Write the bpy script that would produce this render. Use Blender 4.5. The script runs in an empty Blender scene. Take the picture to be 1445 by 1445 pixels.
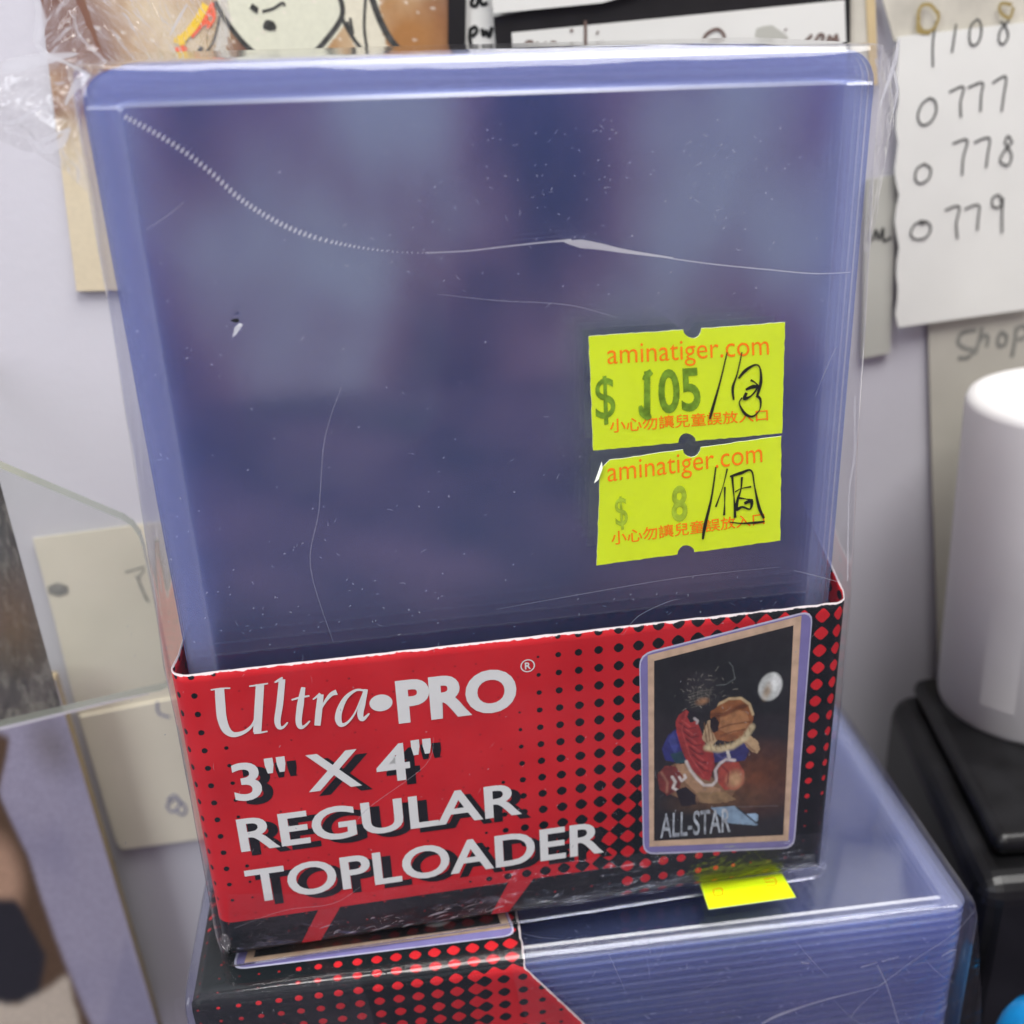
import bpy, bmesh, math, random
import numpy as np
from mathutils import Vector, Matrix, noise as mn

random.seed(7)
rng = np.random.default_rng(7)
S = 0.001                      # everything below is measured in millimetres
SC = bpy.context.scene
COL = SC.collection

# ------------------------------------------------------------------ camera
CAM = (-17.5616, -121.2500, 105.7515)
ROT = (1.109916, 0.018189, -0.198371)
FPX, OX, OY = 1671.253, 82.44, 119.81          # focal length and principal point in 1445-px units
cam = bpy.data.cameras.new('camera')
co = bpy.data.objects.new('camera', cam)
COL.objects.link(co)
co.location = [c * S for c in CAM]
co.rotation_euler = ROT
cam.sensor_width = 36
cam.lens = FPX / 1445 * 36
cam.shift_x = -OX / 1445
cam.shift_y = OY / 1445
cam.clip_start = 0.005
cam.clip_end = 50
cam.dof.use_dof = True
cam.dof.focus_distance = 0.134
cam.dof.aperture_fstop = 24.0
SC.camera = co

# ------------------------------------------------------------------ world (noise blotches made up for the reflections in the pack)
W = bpy.data.worlds.new('World')
SC.world = W
W.use_nodes = True
wn = W.node_tree
bg = wn.nodes['Background']
tc = wn.nodes.new('ShaderNodeTexCoord')
nz = wn.nodes.new('ShaderNodeTexNoise')
nz.inputs['Scale'].default_value = 4.2
nz.inputs['Detail'].default_value = 2.0
cr = wn.nodes.new('ShaderNodeValToRGB')
wmap = wn.nodes.new('ShaderNodeMapping')
wmap.inputs['Location'].default_value = (5.3, 2.2, 4.1)
wmap.inputs['Scale'].default_value = (1.5, 1.5, 0.8)
wn.links.new(tc.outputs['Generated'], wmap.inputs['Vector'])
wn.links.new(wmap.outputs['Vector'], nz.inputs['Vector'])
wn.links.new(nz.outputs['Fac'], cr.inputs['Fac'])
wn.links.new(cr.outputs['Color'], bg.inputs['Color'])
e = cr.color_ramp.elements
e[0].position, e[0].color = 0.38, (0.06, 0.075, 0.12, 1)
e[1].position, e[1].color = 0.62, (0.85, 0.90, 1.0, 1)
k = e.new(0.5); k.color = (0.50, 0.30, 0.38, 1)
bg.inputs['Strength'].default_value = 0.72

# ------------------------------------------------------------------ lamps
def area(name, loc, target, size, power, color):
    l = bpy.data.lights.new(name, 'AREA')
    l.shape = 'RECTANGLE'
    l.size, l.size_y = size[0] * S, size[1] * S
    l.energy = power
    l.color = color
    o = bpy.data.objects.new(name, l)
    COL.objects.link(o)
    o.location = Vector(loc) * S
    o.rotation_euler = (Vector(target) - Vector(loc)).to_track_quat('-Z', 'Y').to_euler()
    return o
area('ceiling_panel_light', (160, -190, 760), (10, 30, 20), (520, 420), 9.7, (1.0, 0.985, 0.955))
area('left_fill_light', (-460, -290, 370), (-40, 60, -40), (220, 520), 3.1, (0.93, 0.96, 1.0))  # unseen fill added low at the left to brighten the lower wall

SC.view_settings.view_transform = 'Standard'
SC.view_settings.look = 'None'
SC.view_settings.exposure = 0.0
SC.view_settings.gamma = 1.0
SC.cycles.max_bounces = 6
SC.cycles.diffuse_bounces = 3
SC.cycles.glossy_bounces = 4
SC.cycles.transmission_bounces = 6
SC.cycles.transparent_max_bounces = 40
W.cycles.sampling_method = 'NONE'
SC.cycles.caustics_reflective = False
SC.cycles.caustics_refractive = False
SC.cycles.use_denoising = True
SC.cycles.use_adaptive_sampling = True
SC.cycles.adaptive_threshold = 0.03

# ------------------------------------------------------------------ pixel -> point on a plane of the place
def _R(rx, ry, rz):
    return np.array(Matrix.Rotation(rz, 3, 'Z') @ Matrix.Rotation(ry, 3, 'Y') @ Matrix.Rotation(rx, 3, 'X'))
_M = _R(*ROT)
def at(px, py, y=None, z=None, x=None):
    d = _M @ np.array([(px - 722.5 - OX) / FPX, -(py - 722.5 - OY) / FPX, -1.0])
    C = np.array(CAM)
    if y is not None: t = (y - C[1]) / d[1]
    elif z is not None: t = (z - C[2]) / d[2]
    else: t = (x - C[0]) / d[0]
    return C + t * d

# ------------------------------------------------------------------ node helpers
class NT:
    def __init__(s, name):
        s.m = bpy.data.materials.new(name)
        s.m.use_nodes = True
        s.t = s.m.node_tree
        s.t.nodes.clear()
        s.out = s.t.nodes.new('ShaderNodeOutputMaterial')
    def n(s, typ, **kw):
        n = s.t.nodes.new(typ)
        ins = kw.pop('ins', {})
        for a, b in kw.items(): setattr(n, a, b)
        for a, b in ins.items(): s.put(n.inputs[a], b)
        return n
    def put(s, sock, v):
        if isinstance(v, bpy.types.NodeSocket): s.t.links.new(v, sock)
        elif isinstance(v, (tuple, list)) and len(v) == 3 and sock.type == 'RGBA': sock.default_value = (*v, 1)
        else: sock.default_value = v
    def m2(s, op, a, b=None, c=None, clamp=False):
        n = s.t.nodes.new('ShaderNodeMath'); n.operation = op; n.use_clamp = clamp
        s.put(n.inputs[0], a)
        if b is not None: s.put(n.inputs[1], b)
        if c is not None: s.put(n.inputs[2], c)
        return n.outputs[0]
    def mix(s, f, a, b):
        n = s.t.nodes.new('ShaderNodeMix'); n.data_type = 'RGBA'
        s.put(n.inputs[0], f); s.put(n.inputs[6], a); s.put(n.inputs[7], b)
        return n.outputs[2]
    def obj(s):
        tc = s.n('ShaderNodeTexCoord')
        mp = s.n('ShaderNodeMapping', ins={'Vector': tc.outputs['Object'], 'Scale': (1000, 1000, 1000)})
        return mp.outputs[0]
    def noise(s, scale, detail=3.0, vec=None, rough=0.5, dist=0.0):
        n = s.n('ShaderNodeTexNoise', ins={'Scale': scale, 'Detail': detail, 'Roughness': rough, 'Distortion': dist})
        s.put(n.inputs['Vector'], vec if vec is not None else s.obj())
        return n.outputs['Fac']
    def ramp(s, f, stops):
        n = s.n('ShaderNodeValToRGB')
        s.put(n.inputs[0], f)
        el = n.color_ramp.elements
        while len(el) < len(stops): el.new(0.5)
        for e_, (p, c) in zip(el, stops): e_.position = p; e_.color = (*c, 1)
        return n.outputs[0]
    def bump(s, h, strength, dist):
        return s.n('ShaderNodeBump', ins={'Height': h, 'Strength': strength, 'Distance': dist * S}).outputs[0]
    def fres(s, f0=0.04, normal=None):
        g = s.n('ShaderNodeNewGeometry')
        d = s.n('ShaderNodeVectorMath', operation='DOT_PRODUCT')
        s.put(d.inputs[0], g.outputs['Incoming'])
        s.put(d.inputs[1], normal if normal is not None else g.outputs['Normal'])
        c = s.m2('ABSOLUTE', d.outputs['Value'])
        p = s.m2('POWER', s.m2('SUBTRACT', 1.0, c, clamp=True), 5.0)
        return s.m2('MULTIPLY_ADD', p, 1 - f0, f0)
    def mixs(s, f, a, b):
        n = s.n('ShaderNodeMixShader'); s.put(n.inputs[0], f)
        s.t.links.new(a, n.inputs[1]); s.t.links.new(b, n.inputs[2])
        return n.outputs[0]
    def done(s, sh):
        s.t.links.new(sh, s.out.inputs[0]); return s.m

def clear_plastic(name, tint, haze, hazecol, rough=0.08, f0=0.04, bumpspec=None, translucent=0.5, hazenoise=None):
    """thin clear plastic: sees straight through, mirrors by Fresnel, scatters a little"""
    t = NT(name)
    nrm = None
    if bumpspec:
        sc, st, di = bumpspec
        nrm = t.bump(t.noise(sc, 1.0 if sc < 0.1 else 4, dist=0.0 if sc < 0.1 else 0.6), st, di)
    tr = t.n('ShaderNodeBsdfTransparent', ins={'Color': tint}).outputs[0]
    df = t.n('ShaderNodeBsdfDiffuse', ins={'Color': hazecol})
    tl = t.n('ShaderNodeBsdfTranslucent', ins={'Color': hazecol})
    sc_ = t.mixs(translucent, df.outputs[0], tl.outputs[0])
    hz = haze
    if hazenoise:
        f = t.noise(hazenoise, 4)
        hz = t.m2('MULTIPLY', t.m2('MULTIPLY_ADD', f, 2.4, -0.35, clamp=False), haze, clamp=True)
    base = t.mixs(hz, tr, sc_)
    gl = t.n('ShaderNodeBsdfGlossy', ins={'Color': (1, 1, 1), 'Roughness': rough})
    if nrm is not None: t.put(gl.inputs['Normal'], nrm)
    return t.done(t.mixs(t.fres(f0, nrm), base, gl.outputs[0]))

def paint(name, col, rough=0.6, spec=0.3, var=0.06, scale=0.15, bump=None, col2=None, coat=0.0, detail=4):
    t = NT(name)
    c2 = col2 if col2 else tuple(max(0, c * (1 - var * 2.2)) for c in col)
    c = t.ramp(t.noise(scale, detail), [(0.32, c2), (0.68, col)])
    p = t.n('ShaderNodeBsdfPrincipled', ins={'Base Color': c, 'Roughness': rough, 'Specular IOR Level': spec, 'Coat Weight': coat, 'Coat Roughness': 0.08})
    if bump:
        t.put(p.inputs['Normal'], t.bump(t.noise(bump[0], 4), bump[1], bump[2]))
    return t.done(p.outputs[0])

def vcol(name, rough=0.5, spec=0.3, grain=0.12, scale=2.0, coat=0.0):
    t = NT(name)
    a = t.n('ShaderNodeAttribute', attribute_name='Col')
    g = t.noise(scale, 3)
    f = t.m2('MULTIPLY_ADD', g, grain * 2, 1 - grain)
    mu = t.n('ShaderNodeVectorMath', operation='SCALE'); t.put(mu.inputs[0], a.outputs['Color']); t.put(mu.inputs['Scale'], f)
    p = t.n('ShaderNodeBsdfPrincipled', ins={'Base Color': mu.outputs[0], 'Roughness': rough, 'Specular IOR Level': spec, 'Coat Weight': coat, 'Coat Roughness': 0.1})
    return t.done(p.outputs[0])

M = {}
M['wall'] = paint('lilac_wall_paint', (0.60, 0.59, 0.63), 0.7, 0.25, 0.03, 0.02, bump=(0.9, 0.15, 0.3))
M['panel'] = clear_plastic('clear_pvc_panel', (0.905, 0.912, 0.948), 0.046, (0.35, 0.45, 0.90), 0.07, 0.088, translucent=0.35)
M['edge'] = clear_plastic('blue_pvc_welded_edge', (0.88, 0.90, 0.97), 0.14, (0.60, 0.65, 0.88), 0.22, 0.05, translucent=0.35)
M['step'] = clear_plastic('pale_pvc_weld_step', (0.88, 0.90, 0.97), 0.17, (0.66, 0.72, 0.92), 0.25, 0.06, translucent=0.4)
M['rim'] = clear_plastic('pale_pvc_cut_rim', (0.45, 0.54, 0.85), 0.13, (0.30, 0.40, 0.78), 0.22, 0.10, translucent=0.4)
M['film'] = clear_plastic('shrink_film', (0.985, 0.985, 0.985), 0.006, (0.85, 0.86, 0.9), 0.08, 0.030, bumpspec=(0.07, 0.35, 1.6), hazenoise=0.09)
M['crinkle'] = clear_plastic('crinkled_film', (0.95, 0.95, 0.94), 0.035, (0.88, 0.88, 0.86), 0.06, 0.08, bumpspec=(0.40, 0.8, 1.2), hazenoise=0.30)
M['wrinkle'] = clear_plastic('taut_wrinkled_film', (0.985, 0.985, 0.985), 0.006, (0.88, 0.88, 0.88), 0.09, 0.035, bumpspec=(0.22, 1.0, 1.6), hazenoise=0.25)
M['crease_and_highlight'] = clear_plastic('whitened_film_and_highlight', (0.9, 0.9, 0.92), 0.55, (0.92, 0.93, 0.95), 0.15, 0.10, translucent=0.3)  # whitened plastic, also used for the painted film highlights
M['fleck'] = clear_plastic('pale_scuff_and_glint', (0.9, 0.9, 0.92), 0.30, (0.80, 0.82, 0.88), 0.3, 0.08, translucent=0.2)  # scuffs and folds, also painted glints and highlight streaks
M['acrylic'] = clear_plastic('clear_acrylic', (0.95, 0.96, 0.945), 0.02, (0.8, 0.83, 0.78), 0.05, 0.05)
M['acrylic_edge'] = clear_plastic('green_acrylic_edge', (0.55, 0.62, 0.52), 0.6, (0.58, 0.62, 0.52), 0.15, 0.15)
M['white_print'] = paint('white_print_ink', (0.72, 0.74, 0.71), 0.35, 0.4, 0.02, 0.6)
M['black_print'] = paint('black_print_ink', (0.007, 0.009, 0.011), 0.35, 0.25, 0.1, 0.6)
M['red_print'] = paint('red_print_ink', (0.52, 0.016, 0.022), 0.35, 0.4, 0.05, 0.3)
M['purple_print'] = paint('purple_print_ink', (0.20, 0.18, 0.40), 0.35, 0.4, 0.05, 0.8)
M['pale_print'] = paint('pale_lilac_print_line', (0.55, 0.55, 0.70), 0.35, 0.4, 0.05, 0.8)
M['tan_print'] = paint('tan_print_ink', (0.62, 0.44, 0.30), 0.4, 0.4, 0.12, 0.6)
M['silver_print'] = paint('silver_print_ink', (0.50, 0.56, 0.60), 0.35, 0.5, 0.3, 1.2)
M['card_edge'] = paint('torn_white_card_edge', (0.55, 0.50, 0.50), 0.8, 0.2, 0.1, 1.5, bump=(3, 0.4, 0.1))
def thin_paper(name, col, tr):
    t = NT(name)
    c = t.ramp(t.noise(0.3, 3), [(0.3, tuple(v * .93 for v in col)), (0.7, col)])
    a = t.n('ShaderNodeBsdfPrincipled', ins={'Base Color': c, 'Roughness': 0.5, 'Specular IOR Level': 0.25}).outputs[0]
    t.put(a.node.inputs['Normal'], t.bump(t.noise(1.6, 5, rough=.65), .35, .12))
    b = t.n('ShaderNodeBsdfTranslucent', ins={'Color': (0.97, 1.0, 0.85)}).outputs[0]
    return t.done(t.mixs(tr, a, b))
M['yellow'] = thin_paper('fluorescent_yellow_paper', (0.80, 1.0, 0.0), 0.32)
M['sticker_back'] = thin_paper('white_sticker_back', (0.92, 0.94, 0.86), 0.7)
M['sticker_core'] = paint('white_sticker_edge', (0.85, 0.9, 0.75), 0.7, 0.2, 0.02, 1)
M['orange_ink'] = paint('orange_red_ink', (0.90, 0.20, 0.01), 0.5, 0.2, 0.06, 1.5)
M['olive_ink'] = paint('olive_stamp_ink', (0.20, 0.36, 0.03), 0.6, 0.2, 0.25, 1.2)
M['pale_olive_ink'] = paint('faint_olive_stamp_ink', (0.40, 0.55, 0.04), 0.6, 0.2, 0.2, 1.2)
M['pen'] = paint('black_ballpoint_ink', (0.012, 0.014, 0.012), 0.4, 0.4, 0.1, 1)
M['pencil'] = paint('grey_pencil_ink', (0.085, 0.085, 0.08), 0.7, 0.2, 0.25, 0.8)
M['faint_pen'] = paint('faded_brown_ink', (0.18, 0.12, 0.10), 0.7, 0.2, 0.15, 0.8)
M['blue_pen'] = paint('faded_blue_ink', (0.32, 0.32, 0.42), 0.7, 0.2, 0.15, 0.8)
M['pale_grey_pencil'] = paint('pale_pencil', (0.28, 0.28, 0.25), 0.7, 0.2, 0.15, 0.8)
M['paper'] = paint('white_note_paper', (0.70, 0.70, 0.655), 0.8, 0.15, 0.02, 0.08, bump=(0.2, 0.12, 0.3))
M['cream'] = paint('cream_paper', (0.74, 0.69, 0.56), 0.75, 0.2, 0.04, 0.05, bump=(0.2, 0.15, 0.3))
M['beige'] = paint('grey_beige_paper', (0.50, 0.48, 0.41), 0.8, 0.15, 0.05, 0.06, bump=(0.2, 0.15, 0.3))
M['greygreen'] = paint('grey_green_paper', (0.47, 0.47, 0.415), 0.8, 0.15, 0.05, 0.06)
M['stained'] = paint('stained_paper', (0.60, 0.57, 0.48), 0.8, 0.15, 0.12, 0.12)
M['black_card'] = paint('black_card', (0.012, 0.011, 0.012), 0.55, 0.3, 0.1, 0.3)
M['gloss_white'] = paint('white_roll_paper', (0.64, 0.63, 0.615), 0.6, 0.3, 0.03, 0.05)
M['black_plastic'] = paint('black_device_plastic', (0.010, 0.010, 0.011), 0.30, 0.3, 0.35, 0.12, bump=(1.5, 0.15, 0.1))
M['blue_plastic'] = paint('bright_blue_plastic', (0.01, 0.20, 0.48), 0.2, 0.5, 0.15, 0.2)
M['unseen_desk'] = paint('desk_reflection_blotches', (0.27, 0.20, 0.27), 0.6, 0.2, 0.3, 0.014, col2=(0.05, 0.075, 0.11), detail=3)  # out of view; blotches made up to tint the pack's reflections
M['pad'] = paint('dark_card_block', (0.10, 0.10, 0.11), 0.7, 0.2, 0.1, 0.1)
M['photo'] = vcol('printed_photo', 0.35, 0.4, 0.10, 2.0, 0.3)
M['art'] = vcol('painted_paper', 0.7, 0.2, 0.10, 1.2)
M['furprint'] = vcol('blurred_print', 0.5, 0.3, 0.22, 1.6)

def label_material():
    t = NT('halftone_label_print')
    uv = t.n('ShaderNodeUVMap', uv_map='mm')
    sp = t.n('ShaderNodeSeparateXYZ', ins={0: uv.outputs[0]})
    u, v = sp.outputs[0], sp.outputs[1]
    P = 2.42
    fu = t.m2('COSINE', t.m2('MULTIPLY', t.m2('SUBTRACT', u, 43.4), 2 * math.pi / P))
    fv = t.m2('COSINE', t.m2('MULTIPLY', t.m2('SUBTRACT', v, 38.15), 2 * math.pi / P))
    wob = t.noise(1.3, 2)
    f = t.m2('ADD', t.m2('MULTIPLY_ADD', t.m2('ADD', fu, fv), 0.25, 0.5), t.m2('MULTIPLY_ADD', wob, 0.06, -0.03))
    k = t.n('ShaderNodeAttribute', attribute_name='k').outputs['Fac']
    low = t.m2('LESS_THAN', v, 5.7)
    lowu = t.m2('LESS_THAN', u, 50.3)
    kk = t.m2('MAXIMUM', k, t.m2('MULTIPLY', low, lowu))
    d = t.m2('SUBTRACT', f, t.m2('SUBTRACT', 1.0, kk))
    blk = t.m2('MULTIPLY_ADD', d, 30.0, 0.5, clamp=True)
    red = t.ramp(t.noise(0.12, 4), [(0.3, (0.47, 0.012, 0.018)), (0.7, (0.58, 0.020, 0.026))])
    col = t.mix(blk, red, (0.006, 0.009, 0.011))
    top = t.n('ShaderNodeAttribute', attribute_name='fromtop').outputs['Fac']
    rag = t.m2('MULTIPLY_ADD', t.noise(0.9, 5, rough=0.7), 0.9, -0.22)
    wh = t.m2('MULTIPLY', t.m2('LESS_THAN', top, rag), 0.9)
    col = t.mix(wh, col, (0.74, 0.66, 0.66))
    p = t.n('ShaderNodeBsdfPrincipled', ins={'Base Color': col, 'Roughness': 0.38, 'Specular IOR Level': 0.12, 'Coat Weight': 0.0})
    t.put(p.inputs['Normal'], t.bump(t.noise(0.12, 3), 0.2, 0.5))
    return t.done(p.outputs[0])
M['label'] = label_material()

# ------------------------------------------------------------------ object helpers
def tag(o, label=None, cat=None, group=None, kind=None):
    if label: o['label'] = label
    if cat: o['category'] = cat
    if group: o['group'] = group
    if kind: o['kind'] = kind
    return o
def mesh(name, verts, faces, mats, parent=None, midx=None, smooth=False, mats_raw=False):
    me = bpy.data.meshes.new(name)
    me.from_pydata([tuple(float(c) * S for c in v) for v in verts], [], faces)
    for m in (mats if isinstance(mats, (list, tuple)) else [mats]): me.materials.append(m)
    if midx is not None: me.polygons.foreach_set('material_index', midx)
    if smooth: me.polygons.foreach_set('use_smooth', [True] * len(me.polygons))
    me.update()
    o = bpy.data.objects.new(name, me)
    COL.objects.link(o)
    if parent: o.parent = parent
    return o
def empty(name, loc=(0, 0, 0), rot=None):
    o = bpy.data.objects.new(name, None)
    o.empty_display_size = 0.02
    COL.objects.link(o)
    o.location = Vector(loc) * S
    if rot is not None: o.rotation_euler = rot
    return o
def prism(name, pts, d, mat, parent=None, mat_side=None, bevel=0.0):
    """closed outline (3-D points) thickened by vector d; pts is the front face"""
    n = len(pts)
    pts = [np.array(p, float) for p in pts]
    # make the front face look against d
    nr = np.zeros(3)
    for i in range(n):
        a, b = pts[i], pts[(i + 1) % n]
        nr += np.cross(a, b)
    d = np.array(d, float)
    if nr @ d > 0: pts = pts[::-1]
    V = pts + [p + d for p in pts]
    F = [tuple(range(n)), tuple(range(2 * n - 1, n - 1, -1))]
    mi = [0, 0]
    for i in range(n):
        j = (i + 1) % n
        F.append((i, i + n, j + n, j)); mi.append(1 if mat_side else 0)
    o = mesh(name, V, F, [mat, mat_side] if mat_side else mat, parent, mi)
    if bevel:
        b = o.modifiers.new('bevel', 'BEVEL'); b.width = bevel * S; b.segments = 5; b.limit_method = 'ANGLE'
    return o
def ribbon_geo(pts, widths, nrm, V, F, lift=0.0):
    """flat stroke through 3-D points lying in a plane with normal nrm"""
    P = [np.array(p, float) for p in pts]
    nrm = np.array(nrm, float)
    if not isinstance(widths, (list, tuple)): widths = [widths] * len(P)
    # resample by Catmull-Rom
    Q, Wd = [], []
    n = len(P)
    if n > 2:
        for i in range(n - 1):
            p0, p1, p2, p3 = P[max(i - 1, 0)], P[i], P[i + 1], P[min(i + 2, n - 1)]
            for s in range(5):
                t = s / 5
                Q.append(0.5 * ((2 * p1) + (-p0 + p2) * t + (2 * p0 - 5 * p1 + 4 * p2 - p3) * t * t + (-p0 + 3 * p1 - 3 * p2 + p3) * t ** 3))
                Wd.append(widths[i] * (1 - t) + widths[i + 1] * t)
        Q.append(P[-1]); Wd.append(widths[-1])
    else:
        Q, Wd = P, list(widths)
    b = len(V)
    for i, q in enumerate(Q):
        a = Q[max(i - 1, 0)]; c = Q[min(i + 1, len(Q) - 1)]
        t = c - a; L = np.linalg.norm(t); t = t / L if L > 1e-9 else np.array([1., 0, 0])
        s = np.cross(nrm, t)
        V.append(q + s * Wd[i] / 2 + nrm * (lift + i * 0.0015)); V.append(q - s * Wd[i] / 2 + nrm * (lift + i * 0.0015))
    for i in range(len(Q) - 1):
        F.append((b + 2 * i, b + 2 * i + 1, b + 2 * i + 3, b + 2 * i + 2))
def strokes(name, lines, mat, parent=None, nrm=(0, -1, 0), y=None, z=None, width=0.3, sharp=False):
    """lines: lists of px points (or 3-D points) ; width in mm or (pts, widths)"""
    V, F = [], []
    for k_, ln in enumerate(lines):
        w = width
        if isinstance(ln, tuple): ln, w = ln
        pts = [p if len(p) == 3 else at(p[0], p[1], y=y, z=z) for p in ln]
        ribbon_geo(pts, w, nrm, V, F, k_ * 0.004 if name != 'handwriting' or mat is not M['pen'] else k_ * 0.002)
    return mesh(name, V, F, mat, parent)
_tc = {}
def text(name, body, box, mat, parent, y, bold=0.0, shear=0.0, corners=None, depth=0.0):
    """flat lettering stretched into box (x0, x1, z0, z1) on the plane y, or into four corners (bl, br, tr, tl)"""
    key = (body, bold, shear)
    if key not in _tc:
        cu = bpy.data.curves.new('t', 'FONT')
        cu.body = body; cu.size = 1.0; cu.offset = bold; cu.shear = shear; cu.resolution_u = 5
        ob = bpy.data.objects.new('t', cu)
        COL.objects.link(ob)
        dg = bpy.context.evaluated_depsgraph_get()
        me = bpy.data.meshes.new_from_object(ob.evaluated_get(dg))
        V = np.array([v.co[:2] for v in me.vertices]); F = [tuple(p.vertices) for p in me.polygons]
        bpy.data.objects.remove(ob); bpy.data.curves.remove(cu); bpy.data.meshes.remove(me)
        lo, hi = V.min(0), V.max(0)
        _tc[key] = ((V - lo) / (hi - lo), F)
    V, F = _tc[key]
    if corners is None:
        x0, x1, z0, z1 = box
        corners = [(x0, z0), (x1, z0), (x1, z1), (x0, z1)]
    bl, br, tr, tl = [np.array(c, float) for c in corners]
    out = []
    for s, t in V:
        p = (bl * (1 - s) + br * s) * (1 - t) + (tl * (1 - s) + tr * s) * t
        out.append((p[0], y, p[1]))
    return mesh(name, out, F, mat, parent)
def px_corners(pts, y):
    return [(lambda q: (q[0], q[2]))(at(a, b, y=y)) for a, b in pts]

def vnoise(shape, cells, seed):
    r = np.random.default_rng(seed)
    H, Wd = shape
    g = r.random((cells[0] + 2, cells[1] + 2))
    yy = np.linspace(0, cells[0], H, endpoint=False); xx = np.linspace(0, cells[1], Wd, endpoint=False)
    yi, xi = yy.astype(int), xx.astype(int)
    fy = (yy - yi)[:, None]; fx = (xx - xi)[None, :]
    fy = fy * fy * (3 - 2 * fy); fx = fx * fx * (3 - 2 * fx)
    a = g[yi][:, xi]; b = g[yi][:, xi + 1]; c = g[yi + 1][:, xi]; d = g[yi + 1][:, xi + 1]
    return (a * (1 - fx) + b * fx) * (1 - fy) + (c * (1 - fx) + d * fx) * fy
def fbm(shape, c0, seed, oct=4):
    o = np.zeros(shape); a = 1; t = 0
    for i in range(oct):
        o += a * vnoise(shape, (c0[0] * 2 ** i, c0[1] * 2 ** i), seed + i); t += a; a *= 0.55
    return o / t
def picture(name, corners, img, mat, parent, y=None, pts3=None):
    """grid sheet (tl, tr, br, bl as (x, z) at depth y, or 3-D) carrying one colour per vertex"""
    H, Wd, _ = img.shape
    C = [np.array(c, float) if len(c) == 3 else np.array([c[0], y, c[1]]) for c in corners]
    tl, tr, br, bl = C
    V = []
    for i in range(H):
        t = i / (H - 1)
        L = tl * (1 - t) + bl * t; R_ = tr * (1 - t) + br * t
        for j in range(Wd):
            s = j / (Wd - 1)
            V.append(L * (1 - s) + R_ * s)
    F = [(i * Wd + j, (i + 1) * Wd + j, (i + 1) * Wd + j + 1, i * Wd + j + 1) for i in range(H - 1) for j in range(Wd - 1)]
    o = mesh(name, V, F, mat, parent)
    ca = o.data.color_attributes.new('Col', 'FLOAT_COLOR', 'POINT')
    ca.data.foreach_set('color', np.concatenate([img, np.ones((H, Wd, 1))], 2).astype(np.float32).ravel())
    return o
class Raster:
    def __init__(s, H, Wd, col):
        s.H, s.W = H, Wd
        s.a = np.ones((H, Wd, 3)) * np.array(col)
        s.T, s.Sx = np.meshgrid(np.linspace(0, 1, H), np.linspace(0, 1, Wd), indexing='ij')
    def blend(s, m, col):
        m = np.clip(m, 0, 1)[..., None]; s.a = s.a * (1 - m) + np.array(col) * m
    def ell(s, cx, cy, rx, ry, col, rot=0, soft=0.15, op=1.0, asp=1.45):
        dx = s.Sx - cx; dy = (s.T - cy) * asp; ry = ry * asp
        c, sn = math.cos(rot), math.sin(rot)
        x = dx * c + dy * sn; y = -dx * sn + dy * c
        d = np.sqrt((x / rx) ** 2 + (y / ry) ** 2)
        s.blend(op * np.clip((1 + soft - d) / (2 * soft), 0, 1), col)
    def line(s, pts, w, col, op=1.0, asp=1.45):
        d = np.full((s.H, s.W), 9.0)
        for (x0, y0), (x1, y1) in zip(pts, pts[1:]):
            ax, ay, bx, by = x0, y0 * asp, x1, y1 * asp
            vx, vy = bx - ax, by - ay
            t = np.clip(((s.Sx - ax) * vx + (s.T * asp - ay) * vy) / (vx * vx + vy * vy + 1e-12), 0, 1)
            d = np.minimum(d, np.hypot(s.Sx - ax - t * vx, s.T * asp - ay - t * vy))
        s.blend(op * np.clip(1.5 - d / w, 0, 1), col)
    def poly(s, pts, col, op=1.0):
        ins = np.zeros((s.H, s.W), bool)
        n = len(pts)
        for i in range(n):
            (x0, y0), (x1, y1) = pts[i], pts[(i + 1) % n]
            c = ((y0 > s.T) != (y1 > s.T)) & (s.Sx < (x1 - x0) * (s.T - y0) / (y1 - y0 + 1e-12) + x0)
            ins ^= c
        s.blend(ins * op, col)

# ================================================================== STRUCTURE
WY = 75.0
wall = prism('wall', [(-900, WY, -500), (900, WY, -500), (900, WY, 900), (-900, WY, 900)], (0, 30, 0), M['wall'])
tag(wall, kind='structure')
table = prism('unseen_tabletop', [(-900, -900, -190), (900, -900, -190), (900, WY - .01, -190), (-900, WY - .01, -190)], (0, 0, -25), M['unseen_desk'])
tag(table, kind='structure')
riser = prism('shelf_block', [(-52, -24, -42.4), (62, -24, -42.4), (62, 66, -42.4), (-52, 66, -42.4)], (0, 0, -147), M['pad'], bevel=1.0)
tag(riser, kind='structure')

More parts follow.
